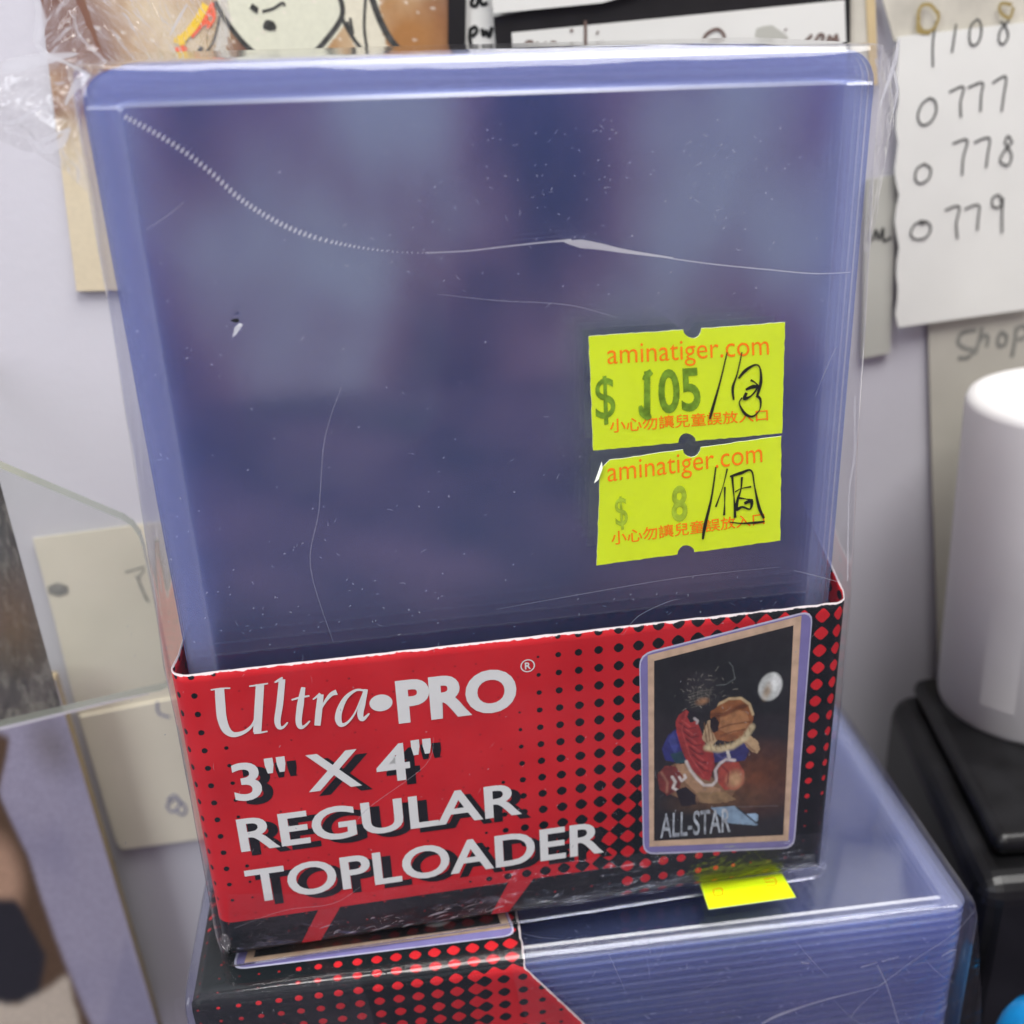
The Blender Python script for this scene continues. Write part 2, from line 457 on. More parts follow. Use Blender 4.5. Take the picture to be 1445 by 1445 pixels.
# ================================================================== TOPLOADER PACK
HW, HT, PITCH, NP = 38.0, 101.6, 1.44, 25
def rrect(hw, z0, z1, r, seg=6):
    pts = []
    for cx, cz, a0 in ((hw - r, z0 + r, -90), (hw - r, z1 - r, 0), (-hw + r, z1 - r, 90), (-hw + r, z0 + r, 180)):
        for i in range(seg + 1):
            a = math.radians(a0 + 90 * i / seg)
            pts.append((cx + r * math.cos(a), cz + r * math.sin(a)))
    return pts
def toploader_mesh():
    th = 1.30
    loops = [(0.0, 0.20, 0.25), (2.75, 0.20, 0.25), (3.10, 0.0, 0.0)]
    prof = [(0.12, 0.22), (2.75, 0.22), (3.15, 0.0)]
    V, F, mi = [], [], []
    def ring(ins, y):
        b = len(V)
        r = max(3.2 - ins, 0.5)
        for x, z in rrect(HW - ins, ins, HT - ins, r): V.append((x, y, z))
        return b
    n = 28
    fr = [ring(i, y) for i, y in prof]
    bk = [ring(i, th - y) for i, y in prof]
    side_f = ring(0, 0.34); side_b = ring(0, th - 0.34)
    def band(a, b, m, flip=False):
        for i in range(n):
            j = (i + 1) % n
            q = (a + i, a + j, b + j, b + i)
            F.append(q[::-1] if flip else q); mi.append(m)
    band(fr[0], fr[1], 1); band(fr[1], fr[2], 2)
    F.append(tuple(fr[2] + i for i in range(n))); mi.append(0)
    band(bk[0], bk[1], 1, True)
    band(side_f, fr[0], 3); band(side_b, side_f, 3); band(bk[0], side_b, 3)
    for sgn in (-1, 1):
        a_, b_ = sorted((sgn * (HW - 3.0), sgn * (HW - 0.25)))
        b = len(V)
        V.extend([(a_, -0.01, HT - 3.25), (b_, -0.01, HT - 3.25), (b_, 0.20, HT - 2.95), (a_, 0.20, HT - 2.95)])
        F.append((b, b + 1, b + 2, b + 3)); mi.append(2)
    return V, F, mi

def label_mesh():
    """card sleeve round the lower part of the pack: u runs round it (0 = left front corner), v up"""
    lw, y0, y1, r = 39.72, -2.04, 37.8, 2.0
    path = []                                    # (x, y, u)
    u = -40.0
    path.append((-lw + 8, y1, -48.0 + 0))
    path.append((-lw + 1.25, y1, -40.6))
    path.append((-lw + 1.15, y0 + 20, -20))
    path.append((-lw + .45, y0 + r + 3, -r - 3))
    for i in range(7):
        a = math.radians(180 + 90 * i / 6)
        path.append((-lw + r + r * math.cos(a), y0 + r + r * math.sin(a), -r + 2 * r * i / 6))
    for i in range(1, 66):
        path.append((-lw + r + (2 * lw - 2 * r) * i / 66, y0, r + (79.44 - 2 * r) * i / 66))
    for i in range(7):
        a = math.radians(270 + 90 * i / 6)
        path.append((lw - r + r * math.cos(a), y0 + r + r * math.sin(a), 79.44 - r + 2 * r * i / 6))
    for i in range(1, 22):
        t = i / 21
        path.append((lw - 1.2 * min(1, t * 3.5), y0 + r + (y1 - y0 - r) * t, 79.44 + r + (y1 - y0 - r) * t))
    path.append((lw - 8, y1, 79.44 + 48))
    NV = 34
    V, F, uvs, ks, tops = [], [], [], [], []
    def kf(u, v):
        ul = max(0.0, 0.13 - max(0, u - 1) * 0.022) * min(1, max(0, (v - 6) / 8)) if u < 8 else 0
        us = 34 + (v - 15) * 0.30; um = 50.5 + (v - 13) * 0.60
        um = max(um, 48)
        if u < us: k_ = 0.0
        elif u < um: k_ = 0.5 * ((u - us) / (um - us)) ** 0.8 * 0.94 + 0.03
        else:
            Wd = 26 + max(0, v - 9) * 1.6
            k_ = 0.5 + 0.5 * (u - um) / Wd
        if v < 5.6 and u > 50: k_ = max(k_, 0.62 + (u - 50) * 0.02)
        if u > 79.44:
            ks_ = 0.985 - max(0, v - 1) / 40 * 0.50 - max(0, v - 33) * 0.03
            k_ = ks_
        if u < -1: k_ = 0.12
        return min(1, max(ul, k_))
    for (x, y, u) in path:
        vt = 40.92 if u < 80.6 else 40.92 + min(14, (u - 80.6) * 0.62)
        for j in range(NV + 1):
            v = vt * j / NV
            jag = 0.10 * mn.noise(Vector((u * 0.9, 3.1, 0.0))) + 0.06 * mn.noise(Vector((u * 3.9, 7.1, 0.0)))
            z = v + (jag if j == NV else 0)
            yy = y
            if v < 1.6 and 0 < u < 79.4:         # rolls under the bottom
                yy = y0 + 0.9 * (1 - math.sqrt(max(0, 1 - (1 - v / 1.6) ** 2)))
            V.append((x, yy, z)); uvs.append((u, v)); ks.append(kf(u, v)); tops.append(vt - v)
    n = len(path)
    for i in range(n - 1):
        for j in range(NV):
            a = i * (NV + 1) + j
            F.append((a, a + NV + 1, a + NV + 2, a + 1))
    me = bpy.data.meshes.new('label_sleeve')
    me.from_pydata([tuple(c * S for c in v) for v in V], [], F)
    me.materials.append(M['label']); me.materials.append(M['card_edge'])
    uvl = me.uv_layers.new(name='mm')
    for lp in me.loops: uvl.data[lp.index].uv = uvs[lp.vertex_index]
    a = me.attributes.new('k', 'FLOAT', 'POINT'); a.data.foreach_set('value', ks)
    a = me.attributes.new('fromtop', 'FLOAT', 'POINT'); a.data.foreach_set('value', tops)
    me.polygons.foreach_set('use_smooth', [True] * len(me.polygons))
    o = bpy.data.objects.new('label_sleeve', me); COL.objects.link(o)
    s = o.modifiers.new('thickness', 'SOLIDIFY'); s.thickness = 0.14 * S; s.offset = -1; s.material_offset_rim = 1; s.material_offset = 0
    return o

def film_mesh():
    """shrink film: loose shell round label and stack"""
    V, F = [], []
    rows = []
    zs = [-0.75, -0.7, 0.0, 1.0] + [i * 1.6 for i in range(1, 63)] + [101.95, 102.1]
    def prof(z):
        if z <= 42: y0, hw = -2.75, 40.35
        else:
            t = min(1, (z - 42) / 58.0); s = t ** 0.8
            y0 = -2.75 + 1.95 * s; hw = 40.35 - 1.4 * s
        return y0, hw, 38.6
    for z in zs:
        y0, hw, y1 = prof(z)
        ins = 0.0
        if z <= -0.75: ins = 0.9
        if z >= 102.05: ins = 0.9
        r = 2.2
        pts = []
        hw -= ins; y0 += ins; y1 -= ins
        for i in range(45): pts.append((-hw + r + (2 * hw - 2 * r) * i / 44, y0))
        for i in range(1, 5):
            a = math.radians(-90 + 90 * i / 5); pts.append((hw - r + r * math.cos(a), y0 + r + r * math.sin(a)))
        for i in range(13): pts.append((hw, y0 + r + (y1 - y0 - 2 * r) * i / 12))
        for i in range(1, 5):
            a = math.radians(90 * i / 5); pts.append((hw - r + r * math.cos(a), y1 - r + r * math.sin(a)))
        for i in range(9): pts.append((hw - r - (2 * hw - 2 * r) * i / 8, y1))
        for i in range(1, 5):
            a = math.radians(90 + 90 * i / 5); pts.append((-hw + r + r * math.cos(a), y1 - r + r * math.sin(a)))
        for i in range(13): pts.append((-hw, y1 - r - (y1 - y0 - 2 * r) * i / 12))
        for i in range(1, 5):
            a = math.radians(180 + 90 * i / 5); pts.append((-hw + r + r * math.cos(a), y0 + r + r * math.sin(a)))
        row = []
        for (x, y) in pts:
            d = mn.noise(Vector((x * 0.09, y * 0.12, z * 0.06))) * 0.30 + mn.noise(Vector((x * 0.3, y * 0.3, z * 0.16 + 4))) * 0.10
            if z < 3: d *= 0.3
            d *= min(1.0, max(0.0, (101 - z) / 9))
            nx = (x / hw) ** 9; row.append(len(V))
            ysgn = 1 if y > 18 else -1
            V.append((x + 0.8 * d * nx, y + (d * 0.5 * ysgn if abs(x) < hw - r else 0), z))
        rows.append(row)
    n = len(rows[0])
    for a, b in zip(rows, rows[1:]):
        for i in range(n):
            j = (i + 1) % n
            F.append((a[i], a[j], b[j], b[i]))
    F.append(tuple(rows[0][::-1])); F.append(tuple(rows[-1]))
    return V, F

pack = empty('toploader_pack')
tag(pack, 'upright wrapped pack of clear card holders with red label and two yellow price stickers', 'card holder pack')
tv, tf, tm = toploader_mesh()
tl0 = mesh('toploader', tv, tf, [M['panel'], M['edge'], M['step'], M['rim']], pack, tm)
for i in range(1, NP):
    c = tl0.copy(); COL.objects.link(c); c.parent = pack
    c.location = (float(np.clip(rng.normal(0, 0.13), -.25, .25)) * S, i * PITCH * S, abs(rng.normal(0, 0.06)) * S)
lab = label_mesh(); lab.parent = pack
fv_, ff_ = film_mesh()
film = mesh('shrink_film', fv_, ff_, M['film'], pack, smooth=True)

# ---- print on the label (flat print: lettering and picture) on its front face
LX, LY = -39.72, -2.04
def U(u): return LX + u
def lbox(u0, u1, v0, v1): return (U(u0), U(u1), v0, v1)
y1_, y2_, y3_, y4_, y5_ = LY - 0.03, LY - 0.06, LY - 0.09, LY - 0.12, LY - 0.15
def flat(name, pts, mat, parent, y): return mesh(name, [(U(a), y, b) for a, b in pts], [tuple(range(len(pts)))], mat, parent)
flat('red_stripe', [(9.6, 0.9), (12.2, 5.72), (14.9, 5.72), (12.0, 0.9)], M['red_print'], lab, y1_)
flat('red_stripe', [(33.7, 0.9), (36.2, 5.72), (39.4, 5.72), (36.0, 0.9)], M['red_print'], lab, y1_)
# heading lettering: calligraphic part drawn stroke by stroke
def cp(pts): return [at(230 + a / 3.01, 860 + b / 3.01, y=y2_) for a, b in pts]
L_ = [
 (cp([(203, 342), (245, 336), (286, 334)]), [.35, .4, .35]),
 (cp([(240, 336), (244, 400), (250, 460), (268, 510), (300, 531), (345, 520), (378, 492), (396, 455)]), [2.0, 2.1, 2.1, 1.9, 1.4, 0.9, 0.6, 0.5]),
 (cp([(412, 318), (406, 420), (400, 522)]), [1.8, 1.85, 1.8]),
 (cp([(366, 326), (410, 320), (446, 314)]), [.35, .45, .35]),
 (cp([(386, 526), (412, 523), (444, 517)]), [.4, .5, .35]),
 (cp([(474, 310), (492, 300), (508, 288)]), [.3, .7, .4]),
 (cp([(506, 296), (496, 400), (486, 470), (494, 500), (512, 498), (530, 478)]), [1.4, 1.5, 1.4, 1.1, .6, .35]),
 (cp([(596, 330), (584, 400), (576, 470), (584, 498), (602, 494), (624, 472)]), [.9, 1.5, 1.4, 1.2, .6, .35]),
 (cp([(546, 384), (580, 374), (622, 366)]), [.4, .55, .4]),
 (cp([(636, 382), (650, 372), (668, 356)]), [.3, .5, .6]),
 (cp([(670, 360), (662, 430), (656, 492)]), [1.3, 1.5, 1.4]),
 (cp([(666, 432), (688, 392), (714, 360), (738, 350)]), [.35, .6, 1.0, 1.5]),
 (cp([(858, 344), (820, 342), (778, 372), (752, 420), (744, 462), (756, 488), (784, 478), (816, 436), (846, 366)]), [.5, .6, 1.0, 1.4, 1.5, 1.2, .6, .4, .4]),
 (cp([(862, 338), (846, 400), (838, 446), (848, 466), (876, 440)]), [.9, 1.5, 1.4, 1.0, .35]),
]
L_ = [(p, [w * 0.50 for w in ws]) for p, ws in L_]
strokes('heading_script_lettering', L_, M['white_print'], lab)
cb = at(230 + 926 / 3.01, 860 + 397 / 3.01, y=y2_)
mesh('heading_dot', [(cb[0] + 1.32 * math.cos(a * .2618), y2_, cb[2] + 1.12 * math.sin(a * .2618)) for a in range(24)], [tuple(range(24))], M['white_print'], lab)
text('heading_block_lettering', 'PRO', lbox(24.3, 38.3, 31.3, 37.2), M['white_print'], lab, y2_, bold=0.045)
mesh('registered_ring', [(U(39.75) + r * math.cos(a * .2618), y2_, 37.15 + r * math.sin(a * .2618)) for r in (.72, .86) for a in range(24)], [(a, (a + 1) % 24, 24 + (a + 1) % 24, 24 + a) for a in range(24)], M['white_print'], lab)
text('registered_letter', 'R', lbox(39.42, 40.12, 36.7, 37.6), M['white_print'], lab, y2_, bold=0.02)
for body, (a, b, c, d) in (('3" X 4"', (4.7, 27.8, 23.4, 28.9)), ('REGULAR', (4.3, 38.3, 16.1, 21.0)), ('TOPLOADER', (4.2, 48.7, 8.3, 13.4))):
    text('lettering_shadow', body, (U(a + 1.15), U(b + 1.15), c - 0.75, d - 0.75), M['black_print'], lab, y2_, bold=0.022)
    text('title_lettering', body, (U(a), U(b), c, d), M['white_print'], lab, y3_, bold=0.018)

# card picture on the label
def quad_round(tl, tr, br, bl, r=1.0, seg=4):
    P = [np.array(p, float) for p in (tl, tr, br, bl)]
    out = []
    for i in range(4):
        p, a, b = P[i], P[i - 1], P[(i + 1) % 4]
        da = (a - p) / np.linalg.norm(a - p) * r; db = (b - p) / np.linalg.norm(b - p) * r
        for s in range(seg + 1):
            t = s / seg
            out.append(tuple((p + da) * (1 - t) ** 2 + 2 * p * t * (1 - t) + (p + db) * t * t))
    return out
flat('card_holder_line', quad_round((53.15, 37.0), (74.75, 40.35), (74.85, 4.4), (53.95, 7.0), 1.7), M['pale_print'], lab, y1_)
flat('card_holder_border', quad_round((53.3, 36.8), (74.6, 40.1), (74.65, 4.7), (54.1, 7.25), 1.6), M['purple_print'], lab, y2_)
flat('card_tan_border', [(54.2, 36.7), (73.3, 39.75), (73.9, 5.9), (54.75, 8.2)], M['tan_print'], lab, y3_)
IH, IW = 250, 170
im = Raster(IH, IW, (0.012, 0.014, 0.014))
im.a *= (0.6 + 0.9 * fbm((IH, IW), (4, 3), 3))[..., None]
def cc(x, y):            # crop pixel -> picture coordinates
    s = (x - 200) / (690 - 0.0 * y) if False else (x - 197) / (683 - (y - 160) * 0.045)
    top = 328 - (x - 197) / 683 * 165; bot = 1196 - (x - 197) / 640 * 30
    return s, (y - top) / (bot - top)
def el(x, y, rx, ry, col, rot=0, soft=.15, op=1):
    s, t = cc(x, y); im.ell(s, t, rx / 660, ry / 930, col, rot, soft, op)
def ln(pts, w, col, op=1): im.line([cc(*p) for p in pts], w / 660, col, op)
el(690, 880, 170, 110, (0.15, 0.05, 0.018), 0.1, .9, .9)
el(520, 985, 180, 45, (0.12, 0.065, 0.028), 0, .8, .9)
# crouching legs: trousers, then shins
im.poly([cc(*p) for p in [(215, 850), (300, 805), (420, 830), (520, 905), (600, 930), (560, 1000), (430, 1000), (330, 985), (240, 940)]], (0.20, 0.115, 0.06))
im.poly([cc(*p) for p in [(300, 808), (350, 806), (430, 900), (520, 930), (520, 960), (400, 950), (330, 880)]], (0.36, 0.22, 0.12))
im.poly([cc(*p) for p in [(400, 950), (540, 945), (600, 985), (500, 1006), (420, 1000)]], (0.28, 0.18, 0.085), .9)
# blue sleeves and jersey
im.poly([cc(*p) for p in [(235, 735), (262, 672), (300, 640), (330, 700), (350, 790), (300, 800), (250, 790)]], (0.020, 0.028, 0.15))
im.poly([cc(*p) for p in [(262, 690), (290, 655), (312, 720), (300, 770)]], (0.05, 0.07, 0.26), .7)
im.poly([cc(*p) for p in [(275, 760), (335, 745), (350, 800), (300, 806)]], (0.012, 0.06, 0.07), .9)
im.poly([cc(*p) for p in [(470, 745), (560, 735), (640, 705), (662, 745), (640, 790), (560, 800), (490, 800)]], (0.028, 0.032, 0.14))
ln([(500, 760), (530, 780), (560, 770)], 5, (0.10, 0.10, 0.26), .8)
im.poly([cc(*p) for p in [(545, 738), (562, 742), (572, 780), (556, 786)]], (0.62, 0.60, 0.56))
# right forearm
im.poly([cc(*p) for p in [(632, 690), (668, 668), (706, 700), (716, 735), (702, 756), (676, 748), (650, 726)]], (0.46, 0.32, 0.17))
ln([(640, 700), (668, 732), (690, 746)], 5, (0.22, 0.12, 0.06), .8)
# chest protector
im.poly([cc(*p) for p in [(352, 548), (318, 572), (300, 606), (306, 660), (330, 740), (352, 790), (392, 850), (436, 884), (468, 892), (478, 850), (492, 820), (486, 755), (446, 712), (424, 650), (404, 600), (372, 566)]], (0.30, 0.030, 0.026))
for a in range(6):
    ln([(318 + a * 16, 610 + a * 38), (360 + a * 16, 640 + a * 40), (400 + a * 12, 632 + a * 42)], 3.0, (0.10, 0.010, 0.010), .9)
    ln([(332 + a * 17, 600 + a * 40), (372 + a * 16, 628 + a * 40)], 3.5, (0.50, 0.09, 0.08), .6)
ln([(355, 556), (330, 640), (370, 770), (440, 872)], 3, (0.48, 0.08, 0.07), .6)
im.poly([cc(*p) for p in [(366, 552), (400, 560), (402, 600), (372, 612), (356, 585)]], (0.010, 0.010, 0.012))
ln([(392, 590), (408, 602), (404, 612)], 6, (0.48, 0.46, 0.44), .8)
# white piping, knees
ln([(352, 796), (372, 838), (404, 880), (440, 914), (480, 912), (506, 884)], 7, (0.60, 0.55, 0.50))
ln([(500, 884), (494, 840), (516, 806), (548, 786), (590, 790)], 7, (0.62, 0.56, 0.54))
im.poly([cc(*p) for p in [(506, 830), (545, 796), (610, 800), (640, 850), (636, 905), (600, 936), (540, 936), (508, 900)]], (0.32, 0.055, 0.035))
el(592, 884, 38, 40, (0.52, 0.34, 0.17), 0, .5, .8)
ln([(530, 820), (560, 850), (556, 900)], 4, (0.14, 0.02, 0.02), .8)
im.poly([cc(*p) for p in [(212, 862), (250, 816), (300, 820), (336, 868), (320, 930), (260, 966), (222, 930)]], (0.17, 0.032, 0.025))
ln([(232, 850), (262, 900), (258, 948)], 6, (0.34, 0.16, 0.10), .8)
ln([(284, 872), (300, 896), (288, 926), (306, 936)], 7, (0.66, 0.63, 0.58)); ln([(318, 872), (330, 892), (350, 876), (344, 862)], 6, (0.62, 0.58, 0.54))
im.poly([cc(*p) for p in [(300, 940), (350, 920), (396, 960), (400, 1010), (330, 1020)]], (0.008, 0.008, 0.010))
# mitt, open to the ball
im.poly([cc(*p) for p in [(428, 686), (440, 640), (458, 600), (478, 596), (500, 640), (506, 690), (470, 730)]], (0.44, 0.32, 0.18))
for a in range(4): ln([(440 + a * 16, 610 + a * 6), (452 + a * 16, 700 - a * 4)], 3, (0.16, 0.08, 0.03), .8)
im.poly([cc(*p) for p in [(470, 560), (500, 520), (560, 492), (620, 492), (664, 524), (684, 580), (670, 640), (630, 684), (560, 700), (500, 690), (474, 640)]], (0.26, 0.095, 0.030))
im.poly([cc(*p) for p in [(520, 560), (580, 540), (650, 560), (664, 600), (640, 640), (560, 665), (512, 640)]], (0.40, 0.19, 0.075), .85)
ln([(480, 575), (540, 570), (600, 540), (640, 530)], 11, (0.13, 0.040, 0.012), .9)
ln([(505, 640), (560, 620), (610, 612), (668, 604)], 4, (0.14, 0.05, 0.015), .8)
ln([(520, 672), (580, 652), (640, 640)], 4, (0.14, 0.05, 0.015), .8)
ln([(452, 728), (510, 738), (580, 722), (640, 682), (674, 630)], 15, (0.60, 0.50, 0.29))
ln([(500, 528), (560, 498), (620, 494), (662, 522), (680, 570)], 6, (0.56, 0.44, 0.24), .9)
for a in range(9):
    q_ = a / 8; ln([(470 + q_ * 190, 716 - q_ * q_ * 86), (476 + q_ * 190, 742 - q_ * q_ * 90)], 2.2, (0.30, 0.20, 0.08), .8)
im.poly([cc(*p) for p in [(468, 590), (492, 580), (512, 606), (508, 650), (484, 658), (468, 630)]], (0.010, 0.008, 0.008))
# helmet and mask
im.poly([cc(*p) for p in [(330, 470), (352, 410), (410, 376), (470, 376), (520, 410), (530, 470), (500, 540), (450, 566), (392, 560), (350, 530)]], (0.018, 0.020, 0.021))
r2 = np.random.default_rng(5)
for a in range(6): ln([(362 + a * 3, 480 + a * 12), (420, 462 + a * 13), (484 - a * 8, 456 + a * 11)], 2.2, (.20, .19, .15), .45)
for a in range(5): ln([(390 + a * 20, 450), (386 + a * 20, 490), (398 + a * 17, 530)], 2.0, (.16, .16, .13), .4)
for a in range(60):
    x, y = r2.normal(430, 55), r2.normal(462, 42)
    g = r2.uniform(.04, .30)
    ln([(x, y), (x + r2.normal(0, 16), y + r2.normal(0, 8))], 2.0, (g, g * .95, g * .78), .8)
el(430, 510, 26, 14, (0.36, 0.18, 0.08), 0, .6, .8)
ln([(500, 436), (545, 432), (590, 405), (578, 350), (560, 330)], 2.2, (.16, .18, .17), .7)
# ball
el(766, 440, 58, 60, (0.62, 0.66, 0.62), 0, .10)
el(750, 462, 18, 30, (0.42, 0.29, 0.16), .3, .7, .8); el(785, 420, 20, 26, (0.80, 0.83, 0.80), 0, .7, .7)
ln([(808, 400), (816, 440), (802, 480)], 3, (.7, .72, .72), .8)
im.poly([cc(*p) for p in [(470, 1026), (590, 1016), (706, 1108), (700, 1118), (560, 1105)]], (0.22, 0.33, 0.44))
im.poly([cc(*p) for p in [(640, 1058), (706, 1056), (708, 1092), (690, 1104)]], (0.30, 0.45, 0.60))
ln([(600, 1024), (700, 1106)], 4, (.02, .03, .04))
ln([(590, 1022), (808, 1016)], 2, (.16, .16, .15), .6)
im.a *= (0.50 + 0.74 * fbm((IH, IW), (34, 24), 13, 3))[..., None]
pc = [(U(55.0), 35.85), (U(72.35), 38.55), (U(73.1), 7.0), (U(55.35), 9.1)]
picture('card_photo', pc, im.a, M['photo'], lab, y=y4_)
text('card_lettering', 'ALL-STAR', None, M['silver_print'], lab, y5_, bold=0.012, corners=[(U(56.15), 9.35), (U(65.7), 8.75), (U(65.55), 12.7), (U(56.15), 13.3)])

# second pack lying on its back below: same build, turned
TH = -0.047
LROT = (Matrix.Rotation(TH, 4, 'Z') @ Matrix(((0, 0, 1, 0), (-1, 0, 0, 0), (0, -1, 0, 0), (0, 0, 0, 1))))
Vc = LROT.to_3x3() @ Vector((39.72, -2.75, 101.9))
LO = Vector((58.15, -11.8, -0.62)) - Vc
pack2 = empty('toploader_pack')
pack2.matrix_world = Matrix.Translation(LO * S) @ LROT
tag(pack2, 'shrink wrapped pack of blue clear card holders lying flat under the upright one', 'card holder pack')
for ch in list(pack.children):
    c = ch.copy(); COL.objects.link(c); c.parent = pack2
    for g in ch.children:
        d = g.copy(); COL.objects.link(d); d.parent = c
for o_, lb in ((lab, 'red and black halftone label'),): tag(o_, lb)

# ================================================================== PRICE STICKERS
SY = -2.45
def notch_outline(bl, br, tr, tl, top=True, bottom=True, rs=0.075, cut_tl=None, mt=.5, mb=.5):
    bl, br, tr, tl = [np.array(p, float) for p in (bl, br, tr, tl)]
    w = np.linalg.norm(br - bl); up = (tl - bl) / np.linalg.norm(tl - bl)
    out = [tuple(bl)]
    def edge(a, b, inward, mid):
        d = (b - a); L = np.linalg.norm(d); d = d / L
        m = a + d * L * mid; r = rs * w * 0.62
        res = []
        for i in range(9):
            t = math.pi * i / 8
            res.append(tuple(m - d * r * math.cos(t) + inward * r * 0.95 * math.sin(t) * (1.0 + 0.12 * math.sin(i * 7))))
        return res
    # ragged fine edge points
    if bottom: out += edge(bl, br, up, mb)
    out.append(tuple(br)); out.append(tuple(tr))
    if top: out += edge(tr, tl, -up, 1 - mt)
    if cut_tl is not None:
        out += [tuple(tl + (tr - tl) * cut_tl), tuple(tl - up * cut_tl * w * 0.85)]
    else: out.append(tuple(tl))
    # small irregularities along straight runs
    fin = []
    for i, p in enumerate(out):
        q = out[(i + 1) % len(out)]
        fin.append(p)
        L = math.dist(p, q)
        if L > 3:
            m = int(L / 0.55)
            dx, dz = (q[0] - p[0]) / L, (q[1] - p[1]) / L
            for s in range(1, m):
                t = s / m; j = random.uniform(-0.045, 0.045)
                fin.append((p[0] + (q[0] - p[0]) * t - dz * j, p[1] + (q[1] - p[1]) * t + dx * j))
    return fin
def xz(px, py): q = at(px, py, y=SY); return (q[0], q[2])
def sticker(label, corners, price, pxs, ink, hand, **kw):
    bl, br, tr, tl = [xz(*c) for c in corners]
    o = prism('price_sticker', [(a, SY, b) for a, b in notch_outline(bl, br, tr, tl, **kw)], (0, 0.09, 0), M['yellow'], pack, M['sticker_core'])
    o.data.materials.append(M['sticker_back'])
    for f in o.data.polygons:
        if abs(f.normal.y) > .9 and f.center.y > (SY + .05) * S: f.material_index = 2
    tag(o, label)
    ys = SY - 0.03
    def P(cx, cy): return (780 + cx / 3.6125, 430 + cy / 3.6125)
    def cn(pts): return px_corners([P(*p) for p in pts], ys)
    text('shop_address_lettering', 'aminatiger.com', None, M['orange_ink'], o, ys, bold=-0.004, corners=cn(pxs['web']))
    text('warning_lettering', '\u5c0f\u5fc3\u52ff\u8b93\u5152\u7ae5\u8aa4\u653e\u5165\u53e3', None, M['orange_ink'], o, ys - 0.005, bold=0.008, corners=cn(pxs['cn']))
    for body, q in price:
        text('price_stamp', body, None, ink, o, ys - 0.01, bold=0.022 if body != '$' else 0.004, corners=cn(q))
    if price[1][0] == '105':
        strokes('stamp_serif', [([at(*P(*p), y=ys - 0.015) for p in l_], w_) for l_, w_ in (([(470, 392), (490, 366), (512, 348)], [.3, .8, .6]), ([(452, 522), (464, 556), (490, 574), (506, 570)], [.3, .8, .9, .4]))], ink, o)
    strokes('handwriting', [([at(*P(*p), y=ys - 0.03) for p in ln_], w) for ln_, w in hand], M['pen'], o)
    return o
def wv(l, w):      # pen width swelling along a stroke
    return (l, [w * 1.45 * (0.75 + 0.4 * math.sin(i * 1.9 + len(l))) for i in range(len(l))])
sticker('upper yellow price sticker stamped 105',
        [(838, 637), (1105, 612.5), (1112, 457.5), (833, 477.5)],
        [('$', [(226, 628), (328, 606), (318, 364), (222, 380)]), ('105', [(470, 572), (764, 545), (752, 325), (474, 345)])],
        {'web': [(288, 346), (1115, 296), (1112, 168), (286, 216)], 'cn': [(296, 660), (1104, 597), (1102, 536), (294, 588)]}, M['olive_ink'],
        [wv([(900, 252), (862, 400), (820, 540), (806, 588)], .20), wv([(976, 250), (950, 360), (926, 430), (930, 492)], .18),
         wv([(956, 384), (990, 345), (1040, 315), (1066, 330), (1070, 400), (1050, 470)], .22), wv([(1018, 392), (1042, 405), (1060, 430)], .22),
         wv([(992, 440), (1030, 425), (1050, 432), (1020, 470), (985, 485), (995, 455)], .26), wv([(1046, 470), (1066, 490), (1062, 540), (1025, 575), (985, 560), (958, 510), (972, 480)], .2)],
        mt=.52, mb=.49)
s2 = sticker('lower yellow price sticker stamped 8 with peeling corner',
        [(841, 796.5), (1100, 761.5), (1104, 616.5), (848, 652)],
        [('$', [(322, 1150), (386, 1140), (374, 972), (316, 985)]), ('8', [(606, 1108), (688, 1098), (682, 918), (606, 930)])],
        {'web': [(282, 938), (1072, 838), (1070, 712), (280, 812)], 'cn': [(298, 1223), (1078, 1117), (1076, 1056), (296, 1154)]}, M['pale_olive_ink'],
        [wv([(834, 830), (810, 980), (775, 1120), (762, 1192)], .24), wv([(892, 838), (868, 930), (830, 1030)], .16), wv([(878, 930), (876, 1010), (872, 1072)], .2),
         wv([(916, 872), (924, 980), (928, 1084)], .24), wv([(905, 878), (960, 860), (1014, 848), (1030, 930), (1050, 1030), (1074, 1086)], .22),
         wv([(900, 1106), (960, 1112), (1030, 1108), (1078, 1102)], .18), wv([(966, 880), (960, 940), (944, 985)], .24), wv([(930, 955), (960, 938), (1012, 928)], .16),
         wv([(944, 985), (935, 1040), (965, 1030), (1005, 1040), (1012, 1000), (975, 1012)], .28), wv([(950, 985), (985, 990), (1018, 996)], .22)],
        top=True, bottom=True, cut_tl=0.05, mt=.50, mb=.48)
# peeled corner curl
c0, c1 = xz(838.5, 683), xz(850, 652); 
q0, q1 = np.array([c0[0], SY, c0[1]]), np.array([c1[0], SY, c1[1]])
mesh('peeled_corner', [q0, q1, q1 + (0.0, -0.35, -0.7), q0 + (0.45, -0.3, 0.5)], [(0, 1, 2, 3)], M['sticker_core'], s2)

for st_ in [o for o in bpy.data.objects if o.parent == pack and o.name.startswith('price_sticker')]:
    for ob in [st_] + list(st_.children):
        for v in ob.data.vertices: v.co.y += (max(0.0, v.co.z / S - 48.5) * 0.044 - 0.32) * S
        ob.data.update()
